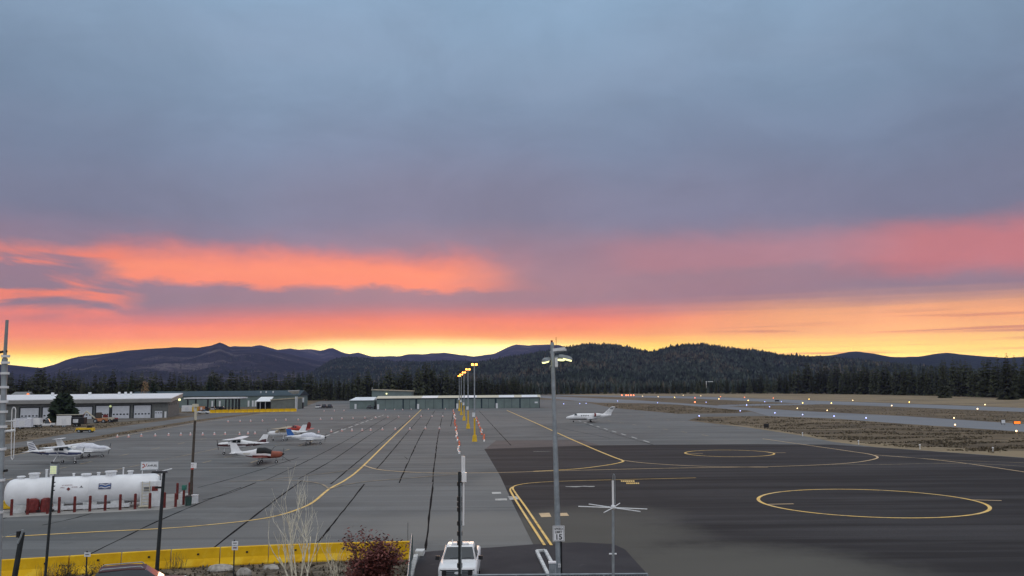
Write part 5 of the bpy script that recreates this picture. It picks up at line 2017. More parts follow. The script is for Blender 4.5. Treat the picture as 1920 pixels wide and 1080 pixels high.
def light_plane(label, pos, head, high=False, L=7.4, cols=('white', 'white', 'white'), stripe=None, fin='white', cover=None, reg=None, ttail=False, wingmat='white', nosecol=None, cowl=None, rudder_round=False, spin='white_metal'):
    """local +x is the nose; origin on the ground below the wing"""
    ro = thing('light_airplane', label, 'airplane', pos, head, 'light airplanes tied down on the apron')
    x0 = L * 0.34            # nose
    zf = 0.95 if high else 0.72
    st = [(0, .20, zf + .35, zf + .75), (.015, .34, zf + .2, zf + .86), (.06, .44, zf + .06, zf + .92), (.16, .52, zf, zf + .98), (.22, .55, zf - .02, zf + 1.02), (.30, .57, zf - .02, zf + 1.34), (.38, .57, zf - .02, zf + 1.42),
          (.48, .55, zf, zf + 1.38), (.58, .46, zf + .12, zf + 1.18), (.72, .30, zf + .32, zf + 1.02), (.88, .17, zf + .55, zf + .95), (1.0, .06, zf + .72, zf + .90)]
    matl = list(dict.fromkeys([cols[0], cols[1], cols[2], nosecol or cols[0]]))

    def kf(c):
        f = (x0 - c.x) / L
        if nosecol and f < .24:
            return matl.index(nosecol)
        zl = zf + .52 + .25 * max(0, f - .4)
        if c.z > zl + .12:
            return matl.index(cols[0])
        return matl.index(cols[1]) if c.z > zl - .16 else matl.index(cols[2])
    w = MB()
    w.loft([ell(x0 - f * L, hw, zb, zt, 20) for f, hw, zb, zt in st], kf=kf)
    fu = w.build('fuselage', matl, ro, smooth=True)
    # glass
    if not cover:
        for s in (-1, 1):
            for fa_, fb__ in ((.30, .385), (.40, .475)):
                w = MB()
                w.add([(x0 - fa_ * L, s * .585, zf + .92), (x0 - fb__ * L, s * .585, zf + .92), (x0 - fb__ * L, s * .50, zf + 1.28), (x0 - (fa_ + .015) * L, s * .50, zf + 1.27),
                       (x0 - fa_ * L, s * .50, zf + .92), (x0 - fb__ * L, s * .50, zf + .92), (x0 - fb__ * L, s * .42, zf + 1.28), (x0 - (fa_ + .015) * L, s * .42, zf + 1.27)],
                      [(0, 1, 2, 3), (0, 3, 7, 4), (1, 5, 6, 2), (3, 2, 6, 7), (0, 4, 5, 1)])
                w.build('window', 'glass', fu)
        w = MB()
        w.add([(x0 - .215 * L, -.44, zf + 1.03), (x0 - .215 * L, .44, zf + 1.03), (x0 - .30 * L, .40, zf + 1.38), (x0 - .30 * L, -.40, zf + 1.38),
               (x0 - .235 * L, -.44, zf + .98), (x0 - .235 * L, .44, zf + .98)], [(0, 1, 2, 3), (0, 4, 5, 1)])
        w.build('windshield', 'glass', fu)
    else:
        w = MB()
        f0, f1 = cover[1], cover[2]
        rings = []
        for j in range(9):
            f = f0 + (f1 - f0) * j / 8
            hw = np.interp(f, [q[0] for q in st], [q[1] for q in st]) + .05
            zt = np.interp(f, [q[0] for q in st], [q[3] for q in st]) + .07
            rings.append(ell(x0 - f * L, hw, zf + .42, zt + .03 * math.sin(j * 2.1), 16))
        w.loft(rings)
        w.build('canopy_cover', cover[0], ro, smooth=True)
    # wings
    span = 5.2
    for s in (-1, 1):
        w = MB()
        if high:
            zr, zt = zf + 1.46, zf + 1.58
            w.loft([foil(x0 - .27 * L, 1.55, 0.02 * s, zr), foil(x0 - .27 * L, 1.55, s * span * .5, (zr + zt) / 2), foil(x0 - .285 * L, 1.10, s * span, zt), foil(x0 - .30 * L, .8, s * (span + .12), zt + .02, .06)])
        else:
            zr, zt = zf + .12, zf + .48
            w.loft([foil(x0 - .27 * L, 1.65, .45 * s, zr), foil(x0 - .30 * L, 1.55, s * span * .5, (zr + zt) / 2), foil(x0 - .315 * L, 1.25, s * span * .95, zt), foil(x0 - .33 * L, .9, s * span * .98, zt + .01, .06)])
        w.build('wing', wingmat, ro, smooth=True)
        if high:
            w = MB()
            w.cyl((x0 - .36 * L, s * .55, zf + .12), (x0 - .36 * L, s * 2.5, zf + 1.46), .05, n=6)
            w.build('wing_strut', cols[0], ro)
    # tail
    zt0, ztop = zf + .82, zf + 2.15
    if rudder_round:
        w = MB()
        sec = []
        for z, le, ch in ((zt0, x0 - .80 * L, 1.5), (zt0 + .6, x0 - .86 * L, 1.35), (zt0 + 1.1, x0 - .91 * L, 1.0), (zt0 + 1.35, x0 - .95 * L, .5)):
            sec.append(foil(le, ch, 0, z, .07, True))
        w.loft(sec)
    else:
        w = MB()
        w.loft([foil(x0 - .74 * L, 1.9, 0, zt0 - .06, .05, True), foil(x0 - .82 * L, 1.3, 0, zt0 + .25, .08, True), foil(x0 - .92 * L, .85, 0, ztop, .08, True)])
    fi = w.build('fin', fin, ro, smooth=True)
    if stripe == 'finbars':
        for j in range(5):
            zz = zt0 + .28 + j * .22
            f_ = (zz - zt0) / (ztop - zt0)
            xa, xb = x0 - (.83 + .085 * f_) * L, x0 - (.83 + .085 * f_) * L - (1.1 - .4 * f_)
            w = MB()
            for s in (-1, 1):
                w.add([(xa, s * .075, zz), (xb, s * .05, zz - .20), (xb, s * .05, zz - .11), (xa, s * .075, zz + .09)], [(0, 1, 2, 3) if s < 0 else (3, 2, 1, 0)])
            w.build('stripe', 'navy', fi)
    elif stripe == 'finlow':
        w = MB()
        for s in (-1, 1):
            w.add([(x0 - .74 * L, s * .10, zt0 + .0), (x0 - .985 * L, s * .05, zt0 + .0), (x0 - .985 * L, s * .05, zt0 + .62), (x0 - .90 * L, s * .08, zt0 + .52)], [(0, 1, 2, 3) if s < 0 else (3, 2, 1, 0)])
        w.build('stripe', 'maroon', fi)
    w = MB()
    zs = ztop + .02 if ttail else zf + .80
    xs = x0 - (.90 if ttail else .885) * L
    for s in (-1, 1):
        w.loft([foil(xs, .95, s * .02, zs, .09), foil(xs - .12, .72, s * 1.65, zs + .02, .09)])
    w.build('tailplane', cols[0], ro, smooth=True)
    # gear and propeller
    for gx, gy in ((x0 - .12 * L, 0), (x0 - .44 * L, 1.25), (x0 - .44 * L, -1.25)):
        w = MB()
        w.cyl((gx, gy - .08, .20), (gx, gy + .08, .20), .20, n=14)
        wh = w.build('wheel', 'rubber', ro, smooth=True)
        w = MB()
        w.cyl((gx, gy - .085, .20), (gx, gy + .085, .20), .085, n=10)
        w.build('hub', 'white_metal', wh)
        w = MB()
        if gy == 0:
            w.cyl((gx, 0, .2), (gx - .05, 0, zf + .15), .05, n=6)
        else:
            w.cyl((gx, gy, .2), (gx + .1, gy * (.40 if high else .98), zf + .12), .055, n=6)
        w.build('gear_leg', cols[0] if high else 'silver', ro)
    w = MB()
    w.loft([ell(x0 - .005, .19, zf + .36, zf + .74, 12, 2), ell(x0 + .12, .15, zf + .40, zf + .70, 12, 2), ell(x0 + .28, .03, zf + .52, zf + .58, 12, 2)])
    w.build('spinner', spin, ro, smooth=True)
    w = MB()
    a = R(62)
    for s in (-1, 1):
        cy, cz = math.cos(a) * s, math.sin(a) * s
        qy, qz = -cz, cy
        w.add([(x0 + .08 + e, cy * r + qy * h_, zf + .55 + cz * r + qz * h_) for e in (0, .03) for r, h_ in ((.1, .05), (.5, .09), (.92, .05), (.92, -.04), (.5, -.08), (.1, -.05))],
              [(0, 1, 2, 3, 4, 5), (11, 10, 9, 8, 7, 6)] + [(i, (i + 1) % 6, 6 + (i + 1) % 6, 6 + i)[::-1] for i in range(6)])
    w.build('propeller', 'black', ro)
    if reg:
        for s in (-1, 1):
            xx_ = x0 - .70 * L
            yy_ = s * (.345 if reg[2] != 'low' else .35)
            mt = Matrix.Translation((xx_, yy_, zf + .66)) @ Matrix.Rotation(R(180) if s > 0 else 0, 4, 'Z') @ Matrix.Rotation(R(8 if s > 0 else -8), 4, 'Z') @ Matrix.Rotation(R(90), 4, 'X')
            text('registration', reg[0], .30, reg[1], fu, mt, .006)
    return ro


def gp1(px, py):
    return G(px, py)


light_plane('copper red and white low-wing airplane with black canopy cover', G(497, 869), R(6), False, 6.9, ('white', 'white', 'dkred'), None, 'white', ('cover_black', .21, .50), ('N8266Y', 'ivory', 'low'), nosecol='orange_red', wingmat='orange_red', spin='black')
light_plane('white high-wing airplane with dark maroon stripe and tail band', G(440, 852), R(180), True, 7.7, ('white', 'maroon', 'white'), 'finlow', 'white', None, ('N276HC', 'black', 'up'), spin='black')
light_plane('white low-wing airplane with blue tail under a white canopy cover', G(585, 833.5), R(-3), False, 7.0, ('white', 'white', 'white'), None, 'blue', ('cover', .10, .62), None, wingmat='white_metal', spin='black')
light_plane('white high-wing airplane with tan cover over the cabin', G(527, 826.5), R(177), True, 7.4, ('white', 'white', 'white'), None, 'white_metal', ('cover_tan', .20, .52), ('N51862', 'grey', 'up'), wingmat='cover_tan')
light_plane('dark red airplane with round rudder behind the tan covered airplane', G(553, 816), R(150), False, 6.3, ('red_paint', 'red_paint', 'dkred'), None, 'dkred', None, None, wingmat='red_paint', rudder_round=True, spin='dkred')
light_plane('white T-tail low-wing airplane under a full white cover', G(170, 857.5), R(3), False, 7.9, ('white', 'white', 'white'), None, 'white', ('cover', .04, .60), None, True, wingmat='white', spin='white')
light_plane('white high-wing airplane with navy bars on its fin', G(118, 869.5), R(-3), True, 7.9, ('white', 'navy', 'white'), 'finbars', 'white', None, ('N6085C', 'maroon', 'up'), spin='white_metal')


def jet(label, pos, head):
    ro = thing('business_jet', label, 'jet', pos, head)
    Lj, x0 = 12.6, 6.6
    st = [(0, .10, 1.18, 1.36), (.02, .32, .98, 1.56), (.07, .52, .82, 1.78), (.13, .66, .74, 1.98), (.18, .74, .70, 2.22), (.225, .78, .68, 2.42), (.28, .80, .66, 2.46), (.45, .80, .66, 2.46), (.58, .79, .70, 2.44), (.70, .66, .92, 2.38), (.82, .44, 1.25, 2.30), (.93, .24, 1.62, 2.2), (1.0, .10, 1.85, 2.1)]
    ml = ['white', 'grey', 'red_paint']
    w = MB()

    def kf(c):
        if c.z < .98:
            return 1
        return 0
    w.loft([ell(x0 - f * Lj, hw, zb, zt, 20, 2.1) for f, hw, zb, zt in st], kf=kf)
    fu = w.build('fuselage', ml, ro, smooth=True)
    for i in range(4):
        for s in (-1, 1):
            x = x0 - Lj * (.345 + i * .047)
            w = MB()
            w.cyl((x, s * .70, 1.85), (x, s * .80, 1.85), .17, n=12)
            w.build('window', 'glass', fu)
    for s in (-1, 1):
        w = MB()
        w.add([(x0 - .175 * Lj, s * .10, 2.24), (x0 - .185 * Lj, s * .74, 1.92), (x0 - .245 * Lj, s * .80, 1.95), (x0 - .235 * Lj, s * .55, 2.34), (x0 - .222 * Lj, s * .10, 2.46)], [(0, 1, 2, 3, 4) if s < 0 else (4, 3, 2, 1, 0)])
        w.build('cockpit_window', 'glass', fu)
        w = MB()
        w.loft([foil(x0 - .44 * Lj, 2.3, s * .6, .80), foil(x0 - .50 * Lj, 1.6, s * 3.4, .98), foil(x0 - .53 * Lj, .9, s * 6.6, 1.2), foil(x0 - .545 * Lj, .6, s * 6.75, 1.22, .05)])
        w.build('wing', 'white', ro, smooth=True)
        w = MB()
        xe = x0 - .60 * Lj
        w.loft([ell(xe - a, r, 2.02 - r, 2.02 + r, 14, 2) for a, r in ((0, .36), (.05, .41), (.5, .46), (1.3, .44), (2.0, .34), (2.2, .28))])
        for q in range(len(w.v)):
            v = w.v[q]
            w.v[q] = (v[0], v[1] + s * 1.18, v[2])
        en = w.build('engine', 'white', ro, smooth=True)
        w = MB()
        w.cyl((xe + .012, s * 1.18, 2.02), (xe + .03, s * 1.18, 2.02), .33, n=14)
        w.build('intake', 'black', en)
        w = MB()
        w.loft([ell(xe - a, r, 2.02 - r, 2.02 + r, 14, 2) for a, r in ((.25, .452), (.75, .468))], caps=False)
        for q in range(len(w.v)):
            v = w.v[q]
            w.v[q] = (v[0], v[1] + s * 1.18, v[2])
        w.build('intake_band', 'dkred', en)
        w = MB()
        w.box((xe - 1.1, s * .85, 2.02), (1.0, .5, .14))
        w.build('pylon', 'white', ro)
    w = MB()
    w.loft([foil(x0 - .80 * Lj, 2.6, 0, 2.15, .05, True), foil(x0 - .86 * Lj, 1.9, 0, 2.7, .08, True), foil(x0 - 1.0 * Lj, 1.25, 0, 4.2, .08, True)])
    fi = w.build('fin', 'white', ro, smooth=True)
    for z0_, h_ in ((3.55, .28), (2.95, .16)):
        w = MB()
        f_ = (z0_ - 2.7) / 1.5
        xa = x0 - (.86 + .14 * f_) * Lj - .25
        for s in (-1, 1):
            w.add([(xa, s * .085, z0_), (xa - .9, s * .06, z0_), (xa - 1.05, s * .06, z0_ + h_), (xa - .2, s * .085, z0_ + h_)], [(0, 1, 2, 3) if s < 0 else (3, 2, 1, 0)])
        w.build('stripe', 'grey', fi)
    w = MB()
    for s in (-1, 1):
        w.loft([foil(x0 - .985 * Lj, 1.25, s * .02, 4.15, .09), foil(x0 - 1.03 * Lj, .75, s * 2.3, 4.22, .09)])
    w.build('tailplane', 'white', ro, smooth=True)
    for gx, gy, r in ((x0 - .16 * Lj, 0, .20), (x0 - .54 * Lj, 1.6, .26), (x0 - .54 * Lj, -1.6, .26)):
        w = MB()
        w.cyl((gx, gy - .09, r), (gx, gy + .09, r), r, n=14)
        w.build('wheel', 'rubber', ro, smooth=True)
        w = MB()
        w.cyl((gx, gy, r), (gx, gy, .95), .06, n=6)
        w.build('gear_leg', 'silver', ro)
    return ro


jet('white twin-engine business jet with T-tail parked on the far apron', G(1106, 791.5), R(177))


# ------------------------------------------------------------------ vehicles
def wheel(parent, x, y, r, wd=.24):
    w = MB()
    w.cyl((x, y - wd / 2, r), (x, y + wd / 2, r), r, n=18)
    t = w.build('wheel', 'rubber', parent, smooth=True)
    w = MB()
    w.cyl((x, y - wd / 2 - .01, r), (x, y + wd / 2 + .01, r), r * .6, n=14)
    w.build('rim', 'silver', t)


def rrect(x, hw, z0, z1, r=.12):
    """rounded body section across the car at station x"""
    out = []
    for cy, cz, a0 in ((hw - r, z1 - r, 0), (-hw + r, z1 - r, 90), (-hw + r, z0 + r, 180), (hw - r, z0 + r, 270)):
        for k in range(4):
            a = R(a0 + k * 30)
            out.append((x, cy + r * math.cos(a), cz + r * math.sin(a)))
    return out


# pickup: local +x is the front
tp_ = At(857, 1063, 46.2)
tkx = thing('pickup_truck', 'white crew cab pickup truck facing the camera on the driveway', 'truck', (At(857, 1063, 45.8).x, 45.8, 0), R(-90))
# origin at front bumper; body goes to -x
w = MB()
w.loft([rrect(-.02, .90, .52, 1.12, .12), rrect(-.10, .97, .48, 1.26, .14), rrect(-.30, .99, .46, 1.31, .14), rrect(-1.0, 1.0, .45, 1.35, .14), rrect(-1.55, 1.0, .45, 1.36, .12), rrect(-3.9, 1.0, .45, 1.36, .12), rrect(-5.75, .99, .48, 1.36, .12), rrect(-5.85, .97, .52, 1.3, .12)])
bd_ = w.build('body', 'white', tkx, smooth=True)
w = MB()


def cabring(x, hb, ht, z0, z1, r=.12):
    return [(x, hb, z0), (x, ht, z1 - r), (x, ht - r * .7, z1), (x, -ht + r * .7, z1), (x, -ht, z1 - r), (x, -hb, z0)]


w.loft([cabring(-1.45, .90, .86, 1.30, 1.38, .03), cabring(-2.28, .92, .76, 1.30, 1.95, .08), cabring(-2.75, .92, .76, 1.30, 1.99, .09), cabring(-3.6, .92, .75, 1.30, 1.96, .09), cabring(-3.95, .92, .75, 1.30, 1.84, .09)])
cb = w.build('cab', 'white', tkx, smooth=True)
w = MB()
w.add([(-1.50, -.82, 1.415), (-1.50, .82, 1.415), (-2.22, .68, 1.905), (-2.22, -.68, 1.905)], [(0, 1, 2, 3)])
for i in range(4):
    v = w.v[i]
    w.v[i] = (v[0] + .022, v[1], v[2] + .022)
ws = w.build('windshield', 'glass', cb)
w = MB()
w.tube([(-1.49, -.5, 1.455), (-1.56, .1, 1.50)], .012, 5)
w.tube([(-1.49, .1, 1.455), (-1.56, .62, 1.50)], .012, 5)
w.build('wiper', 'black', ws)
for s in (-1, 1):
    for xa, xb in ((-1.95, -2.75), (-2.85, -3.62)):
        w = MB()
        zt_ = 1.87
        top0 = xa - (.28 if xa > -2 else .03)
        w.add([(xa, s * .912, 1.42), (xb, s * .912, 1.42), (xb, s * .79, zt_), (top0, s * .79, zt_)], [(0, 1, 2, 3) if s < 0 else (3, 2, 1, 0)])
        for i in range(4):
            v = w.v[i]
            w.v[i] = (v[0], v[1] + s * .012, v[2])
        w.build('side_window', 'glass', cb)
    w = MB()
    w.box((-1.72, s * 1.13, 1.46), (.14, .24, .20), top=(.9, .95))
    w.build('mirror', 'black', tkx)
    w = MB()
    w.loft([rrect(.00, .06, .92, 1.18, .03), rrect(-.16, .07, .90, 1.20, .03)])
    for i in range(len(w.v)):
        v = w.v[i]
        w.v[i] = (v[0] - (.03), v[1] + s * .84, v[2])
    hl_ = w.build('headlight', 'glass', tkx)
    w = MB()
    w.box((-.02, s * .87, 1.05), (.05, .05, .22))
    w.build('lamp_strip', 'white', hl_)
    for x in (-.95, -4.65):
        wheel(tkx, x, s * .86, .40, .26)
        w = MB()
        prof = [(x + .52 * math.cos(t), s * 1.005, .42 + .52 * math.sin(t)) for t in np.linspace(0, math.pi, 11)]
        inn = [(x + .44 * math.cos(t), s * 1.008, .42 + .44 * math.sin(t)) for t in np.linspace(0, math.pi, 11)]
        w.add(prof + inn, [(i, i + 1, 12 + i, 11 + i) for i in range(10)])
        w.build('wheel_arch', 'black', tkx)
w = MB()
w.box((-.005, 0, 1.03), (.06, 1.56, .30))
gr_ = w.build('grille', 'black', tkx)
for z in (.94, 1.03, 1.12):
    w = MB()
    w.box((.03, 0, z), (.02, 1.1, .025))
    w.build('grille_bar', 'silver', gr_)
w = MB()
w.loft([[(.045, .15 * math.cos(t), 1.03 + .06 * math.sin(t)) for t in np.linspace(0, 2 * math.pi, 13)[:-1]], [(.06, .13 * math.cos(t), 1.03 + .05 * math.sin(t)) for t in np.linspace(0, 2 * math.pi, 13)[:-1]]])
w.build('emblem', 'white_metal', gr_)
w = MB()
w.loft([rrect(.10, .80, .50, .80, .08), rrect(.02, .97, .48, .86, .08), rrect(-.25, 1.0, .48, .86, .08)])
w.build('bumper', 'white', tkx, smooth=True)
w = MB()
w.box((.095, 0, .58), (.03, .9, .14))
w.build('lower_grille', 'black', tkx)
w = MB()
w.box((-4.85, 0, 1.363), (1.6, 1.6, .01))
w.build('bed_liner', 'black', tkx)
w = MB()
w.box((-2.65, .02, 2.03), (.35, .9, .07), top=(.8, .95))
w.build('light_bar', 'white_metal', tkx)
w = MB()
w.tube([(-2.7, -.42, 1.97), (-2.75, -.42, 2.24)], [.03, .015], 6)
w.build('antenna', 'white_metal', tkx)

# dark SUV at the bottom left
sv = At(256, 1085, 44.6)
suv = thing('parked_suv', 'dark brown SUV with roof rails parked below the barriers', 'car', (sv.x, sv.y, 0), R(20))
w = MB()
w.loft([rrect(2.35, .72, .45, .85, .12), rrect(2.2, .88, .38, .98, .14), rrect(1.2, .94, .35, 1.05, .14), rrect(-1.9, .94, .35, 1.08, .14), rrect(-2.35, .88, .42, 1.02, .14)])
sb = w.build('body', 'maroon', suv, smooth=True)
w = MB()
w.loft([cabring(1.25, .86, .8, 1.0, 1.08, .03), cabring(.45, .86, .66, 1.0, 1.66, .08), cabring(-.4, .86, .66, 1.0, 1.72, .09), cabring(-1.7, .86, .64, 1.0, 1.68, .09), cabring(-2.2, .84, .66, 1.0, 1.2, .05)])
cb2 = w.build('cabin', 'glass', suv, smooth=True)
w = MB()
w.loft([[(x, y, z) for y, z in ((-.63, z0), (.63, z0), (.6, z0 + .05), (-.6, z0 + .05))] for x, z0 in ((.42, 1.66), (-.4, 1.715), (-1.68, 1.675))])
w.build('roof', 'maroon', suv, smooth=True)
for s in (-1, 1):
    w = MB()
    w.tube([(.3, s * .56, 1.74), (.2, s * .56, 1.82), (-1.5, s * .56, 1.80), (-1.6, s * .56, 1.73)], .03, 6)
    w.build('roof_rail', 'silver', suv)
    w = MB()
    w.box((2.2, s * .66, .88), (.22, .3, .14))
    w.build('headlight', 'white_metal', suv)
    w = MB()
    w.box((.75, s * 1.0, 1.05), (.14, .2, .15))
    w.build('mirror', 'black', suv)
    for x in (1.45, -1.4):
        wheel(suv, x, s * .82, .36, .24)


def box_trailer(name, label, cat, pos, rz, d, m, lift=.5, nose=False, top_m=None, group=None, wheels=2):
    ro = thing(name, label, cat, pos, rz, group)
    w = MB()
    w.box((0, 0, lift + d[2] / 2), d, top=(.98, .98))
    bo_ = w.build('body', m, ro)
    w = MB()
    w.box((0, -d[1] / 2 - .02, lift + d[2] * .45), (d[0] * .3, .04, d[2] * .6))
    w.build('side_panel', 'white_metal' if m != 'white_metal' else 'door_white', bo_)
    w = MB()
    w.box((0, 0, lift - .08), (d[0] * .96, d[1] * .8, .14))
    w.build('chassis', 'black', ro)
    for i in range(wheels):
        for s in (-1, 1):
            wheel(ro, (-.3 + i * .7) * (d[0] / 5 if wheels == 2 else d[0] / 3), s * d[1] * .42, .36)
    if nose:
        w = MB()
        w.tube([(d[0] / 2, .5, lift), (d[0] / 2 + 1.2, 0, lift), (d[0] / 2, -.5, lift)], .06, 6)
        w.build('hitch', 'black', ro)
    if top_m:
        w = MB()
        w.box((0, 0, lift + d[2] + .06), (d[0] * 1.01, d[1] * 1.01, .12))
        w.build('roof', top_m, ro)
    return ro


def mini_car(name, label, pos, rz, m, L_=4.6, hh_=1.7, group=None, cat='car', pickup=False):
    ro = thing(name, label, cat, pos, rz, group)
    w = MB()
    w.loft([rrect(L_ / 2, .72, .4, .8, .1), rrect(L_ / 2 - .2, .86, .36, .95, .12), rrect(.6, .9, .34, 1.0, .12), rrect(-L_ / 2 + .3, .9, .34, 1.02, .12), rrect(-L_ / 2, .84, .4, .96, .12)])
    w.build('body', m, ro, smooth=True)
    w = MB()
    e = -.3 if pickup else -L_ / 2 + .35
    w.loft([cabring(1.1, .82, .78, .96, 1.02, .02), cabring(.5, .82, .66, .96, hh_ - .03, .07), cabring(e + .3, .82, .64, .96, hh_, .07), cabring(e, .8, .68, .96, 1.2, .04)])
    w.build('cabin', 'glass', ro, smooth=True)
    w = MB()
    w.box(((.45 + e + .35) / 2, 0, hh_ + .02), (.45 - e - .3, 1.22, .06))
    w.build('roof', m, ro)
    for s in (-1, 1):
        for x in (L_ * .31, -L_ * .3):
            wheel(ro, x, s * .8, .34, .22)
    return ro


YG = 'vehicles and trailers in the gravel yard'
box_trailer('utility_trailer', 'white tarpaulin covered trailer, leftmost in the yard', 'trailer', G(43, 804), R(12), (4.4, 2.0, 2.3), 'cover', .45, group=YG, wheels=1)
box_trailer('cargo_trailer', 'white cargo trailer with dark underside near the left edge', 'trailer', G(65, 801.5), R(8), (3.4, 2.1, 1.7), 'white', .75, True, 'white', group=YG)
mini_car('utility_truck', 'grey and white utility truck left of the white box trailer', G(87, 801), R(20), 'white_metal', 4.4, 2.3, YG, 'truck', True)
box_trailer('box_trailer', 'tall white box trailer under the broad dark pine', 'trailer', G(119, 801), R(28), (3.6, 2.3, 2.4), 'white', .55, True, 'white', group=YG)
o = box_trailer('flatbed_trailer', 'black dump trailer with white side right of the box trailer', 'trailer', G(144, 800), R(6), (4.6, 2.2, 1.7), 'black', .85, True, group=YG)
box_trailer('long_trailer', 'long pale topped trailer parked behind the box trailer', 'trailer', G(130, 794), R(4), (7.0, 2.2, 1.5), 'rubber', 1.1, False, 'ivory', group=YG)
mini_car('dark_car', 'dark car parked before the leftmost roller door', G(45, 793), R(5), 'black', 4.6, 1.6, YG)
mini_car('dark_car', 'dark car parked between the two left roller doors', G(70, 792), R(5), 'black', 4.4, 1.5, YG)
# backhoe
p = G(186, 793)
bh = thing('backhoe', 'rusty excavator with raised pale boom before roller doors', 'excavator', p, R(5), YG)
w = MB()
w.box((0.6, 0, 1.0), (3.2, 1.9, .9))
w.build('engine_body', 'rust_orange', bh)
w = MB()
w.box((-.2, 0, 2.3), (1.5, 1.6, 1.8), top=(.85, .9))
w.build('cab', 'wood_pole', bh)
w = MB()
w.tube([(-1.0, 0, 1.2), (-3.8, -.2, 3.6), (-4.4, -.2, 2.9)], .22, 6)
w.build('boom', 'ivory', bh)
w = MB()
w.tube([(-4.4, -.2, 2.9), (-5.0, -.2, 1.2)], .16, 6)
w.build('dipper_arm', 'dkred', bh)
w = MB()
w.box((-5.0, -.2, .9), (.7, .8, .7), top=(.7, 1))
w.build('bucket', 'rubber', bh)
for s in (-1, 1):
    wheel(bh, 1.6, s * .95, .55, .35)
    wheel(bh, -.8, s * .95, .62, .4)
p = G(201, 792)
tr_ = thing('loader_tractor', 'pale and red loader tractor parked right of the excavator', 'tractor', p, R(0), YG)
w = MB()
w.box((0, 0, 1.15), (3.8, 1.6, .8))
w.build('hood', 'ivory', tr_)
w = MB()
w.box((-.6, 0, 2.0), (1.2, 1.3, .9), top=(.8, .8))
w.build('seat_frame', 'dkred', tr_)
w = MB()
w.box((2.5, 0, .6), (.9, 2.0, .8), top=(.7, 1))
w.build('loader_bucket', 'rubber', tr_)
for s in (-1, 1):
    wheel(tr_, 1.2, s * .9, .5, .3)
    wheel(tr_, -1.1, s * .9, .7, .4)
p = G(211, 790.5)
rp = thing('plow_attachment', 'dark red plow blade lying between two roller doors', 'plow', p, 0, YG)
w = MB()
w.loft([[(x, a, b_) for a, b_ in ((0, 0), (.3, .1), (.25, .6), (.5, 1.2), (.3, 1.2), (.05, .6))] for x in (-1.6, 1.6)])
w.build('blade', 'dkred', rp)
w = MB()
w.tube([(0, .3, .5), (0, 1.6, .4)], .12, 6)
w.build('arm', 'black', rp)
# yellow airport tug
p = G(160, 811)
yt = thing('yellow_tug', 'yellow tow tractor parked on the service road edge', 'tug', p, R(8))
w = MB()
w.box((0, 0, .75), (4.0, 1.8, .75), top=(.96, .9))
w.build('body', 'yellow', yt)
w = MB()
w.box((-.2, 0, .55), (3.3, 1.9, .35))
w.build('side_skirt', 'black', yt)
w = MB()
w.box((.9, 0, 1.4), (.9, 1.3, .6), top=(.8, .8))
w.build('seat_housing', 'rubber', yt)
w = MB()
w.tube([(1.5, -.1, 1.1), (1.3, -.1, 1.7)], .06, 6)
w.build('steering_column', 'black', yt)
for s in (-1, 1):
    wheel(yt, 1.3, s * .85, .38, .3)
    wheel(yt, -1.2, s * .85, .38, .3)
# around carport
CG = 'cars parked under the carport'
mini_car('parked_car', 'white car parked under the carport', At(400, 770, 412) * 1.0 - Vector((0, 0, At(400, 770, 412).z)), R(100), 'white', group=CG)
for px, m_, lb in ((388, 'black', 'dark car left of the white car under the carport'), (409, 'grey', 'grey car right of the white car under the carport'), (416, 'black', 'dark car beside the carport posts')):
    q = At(px, 770, 413)
    mini_car('parked_car', lb, (q.x, q.y, 0), R(95), m_, group=CG)
q = G(381, 776)
mini_car('parked_car', 'silver pickup parked in front of the carport', (q.x, q.y, 0), R(-4), 'white_metal', 5.0, 1.8, group='cars around the carport', pickup=True)
q = At(352, 770, 385)
box_trailer('storage_container', 'white storage container between the building and carport', 'container', (q.x, q.y, 0), R(0), (4.6, 2.4, 2.6), 'white_metal', .3)
q = At(366, 772, 378)
box_trailer('yellow_container', 'small yellow equipment box at the carport corner', 'container', (q.x, q.y, 0), R(0), (2.0, 2.0, 3.0), 'yellow', .4, wheels=1)
q = At(378, 770, 392)
box_trailer('orange_machine', 'orange machine standing under the carport edge', 'machine', (q.x, q.y, 0), R(10), (2.6, 1.8, 1.8), 'rust_orange', .5, wheels=1)
HG = 'vehicles at the far side of the apron'
for px, m_, lb in ((597, 'white', 'white and red car, leftmost of three parked left of the hangar row'), (608, 'black', 'dark car in the middle of three left of the hangar row'), (618.5, 'black', 'dark car nearest the hangar row, right of two others')):
    q = G(px, 765.5)
    mini_car('parked_car', lb, (q.x, q.y, 0), R(85), m_, 4.2, 1.9, HG)
q = G(693.5, 767.5)
mini_car('golf_cart', 'black cart parked before the end hangar door', (q.x, q.y, 0), R(8), 'black', 3.0, 1.8, HG, 'cart')
q = G(702.5, 767.3)
dr = thing('drum', 'dark upright drum beside the black cart', 'drum', q)
w = MB()
w.cyl((0, 0, 0), (0, 0, 1.5), .42, n=12)
w.build('body', 'black', dr)
w = MB()
w.cyl((0, 0, 1.5), (0, 0, 1.58), .44, n=12)
w.build('lid', 'rubber', dr)

# ------------------------------------------------------------------ airfield lights and signs
protoL = {}


def airlight(px, py, col, lab, r=.32):
    p = G(px, py)
    if (col, r) not in protoL:
        ro = thing('airfield_light', lab, 'runway light', p, 0, 'airfield edge lights')
        w = MB()
        w.cyl((0, 0, 0), (0, 0, .42), .09, .07, 6)
        w.build('stem', 'rust_orange', ro)
        w = MB()
        w.ball((0, 0, .42 + r * .6), r, 8)
        w.build('lamp', 'l_' + col, ro)
        protoL[(col, r)] = ro
        return ro
    return copy_tree(protoL[(col, r)], p, label=lab)


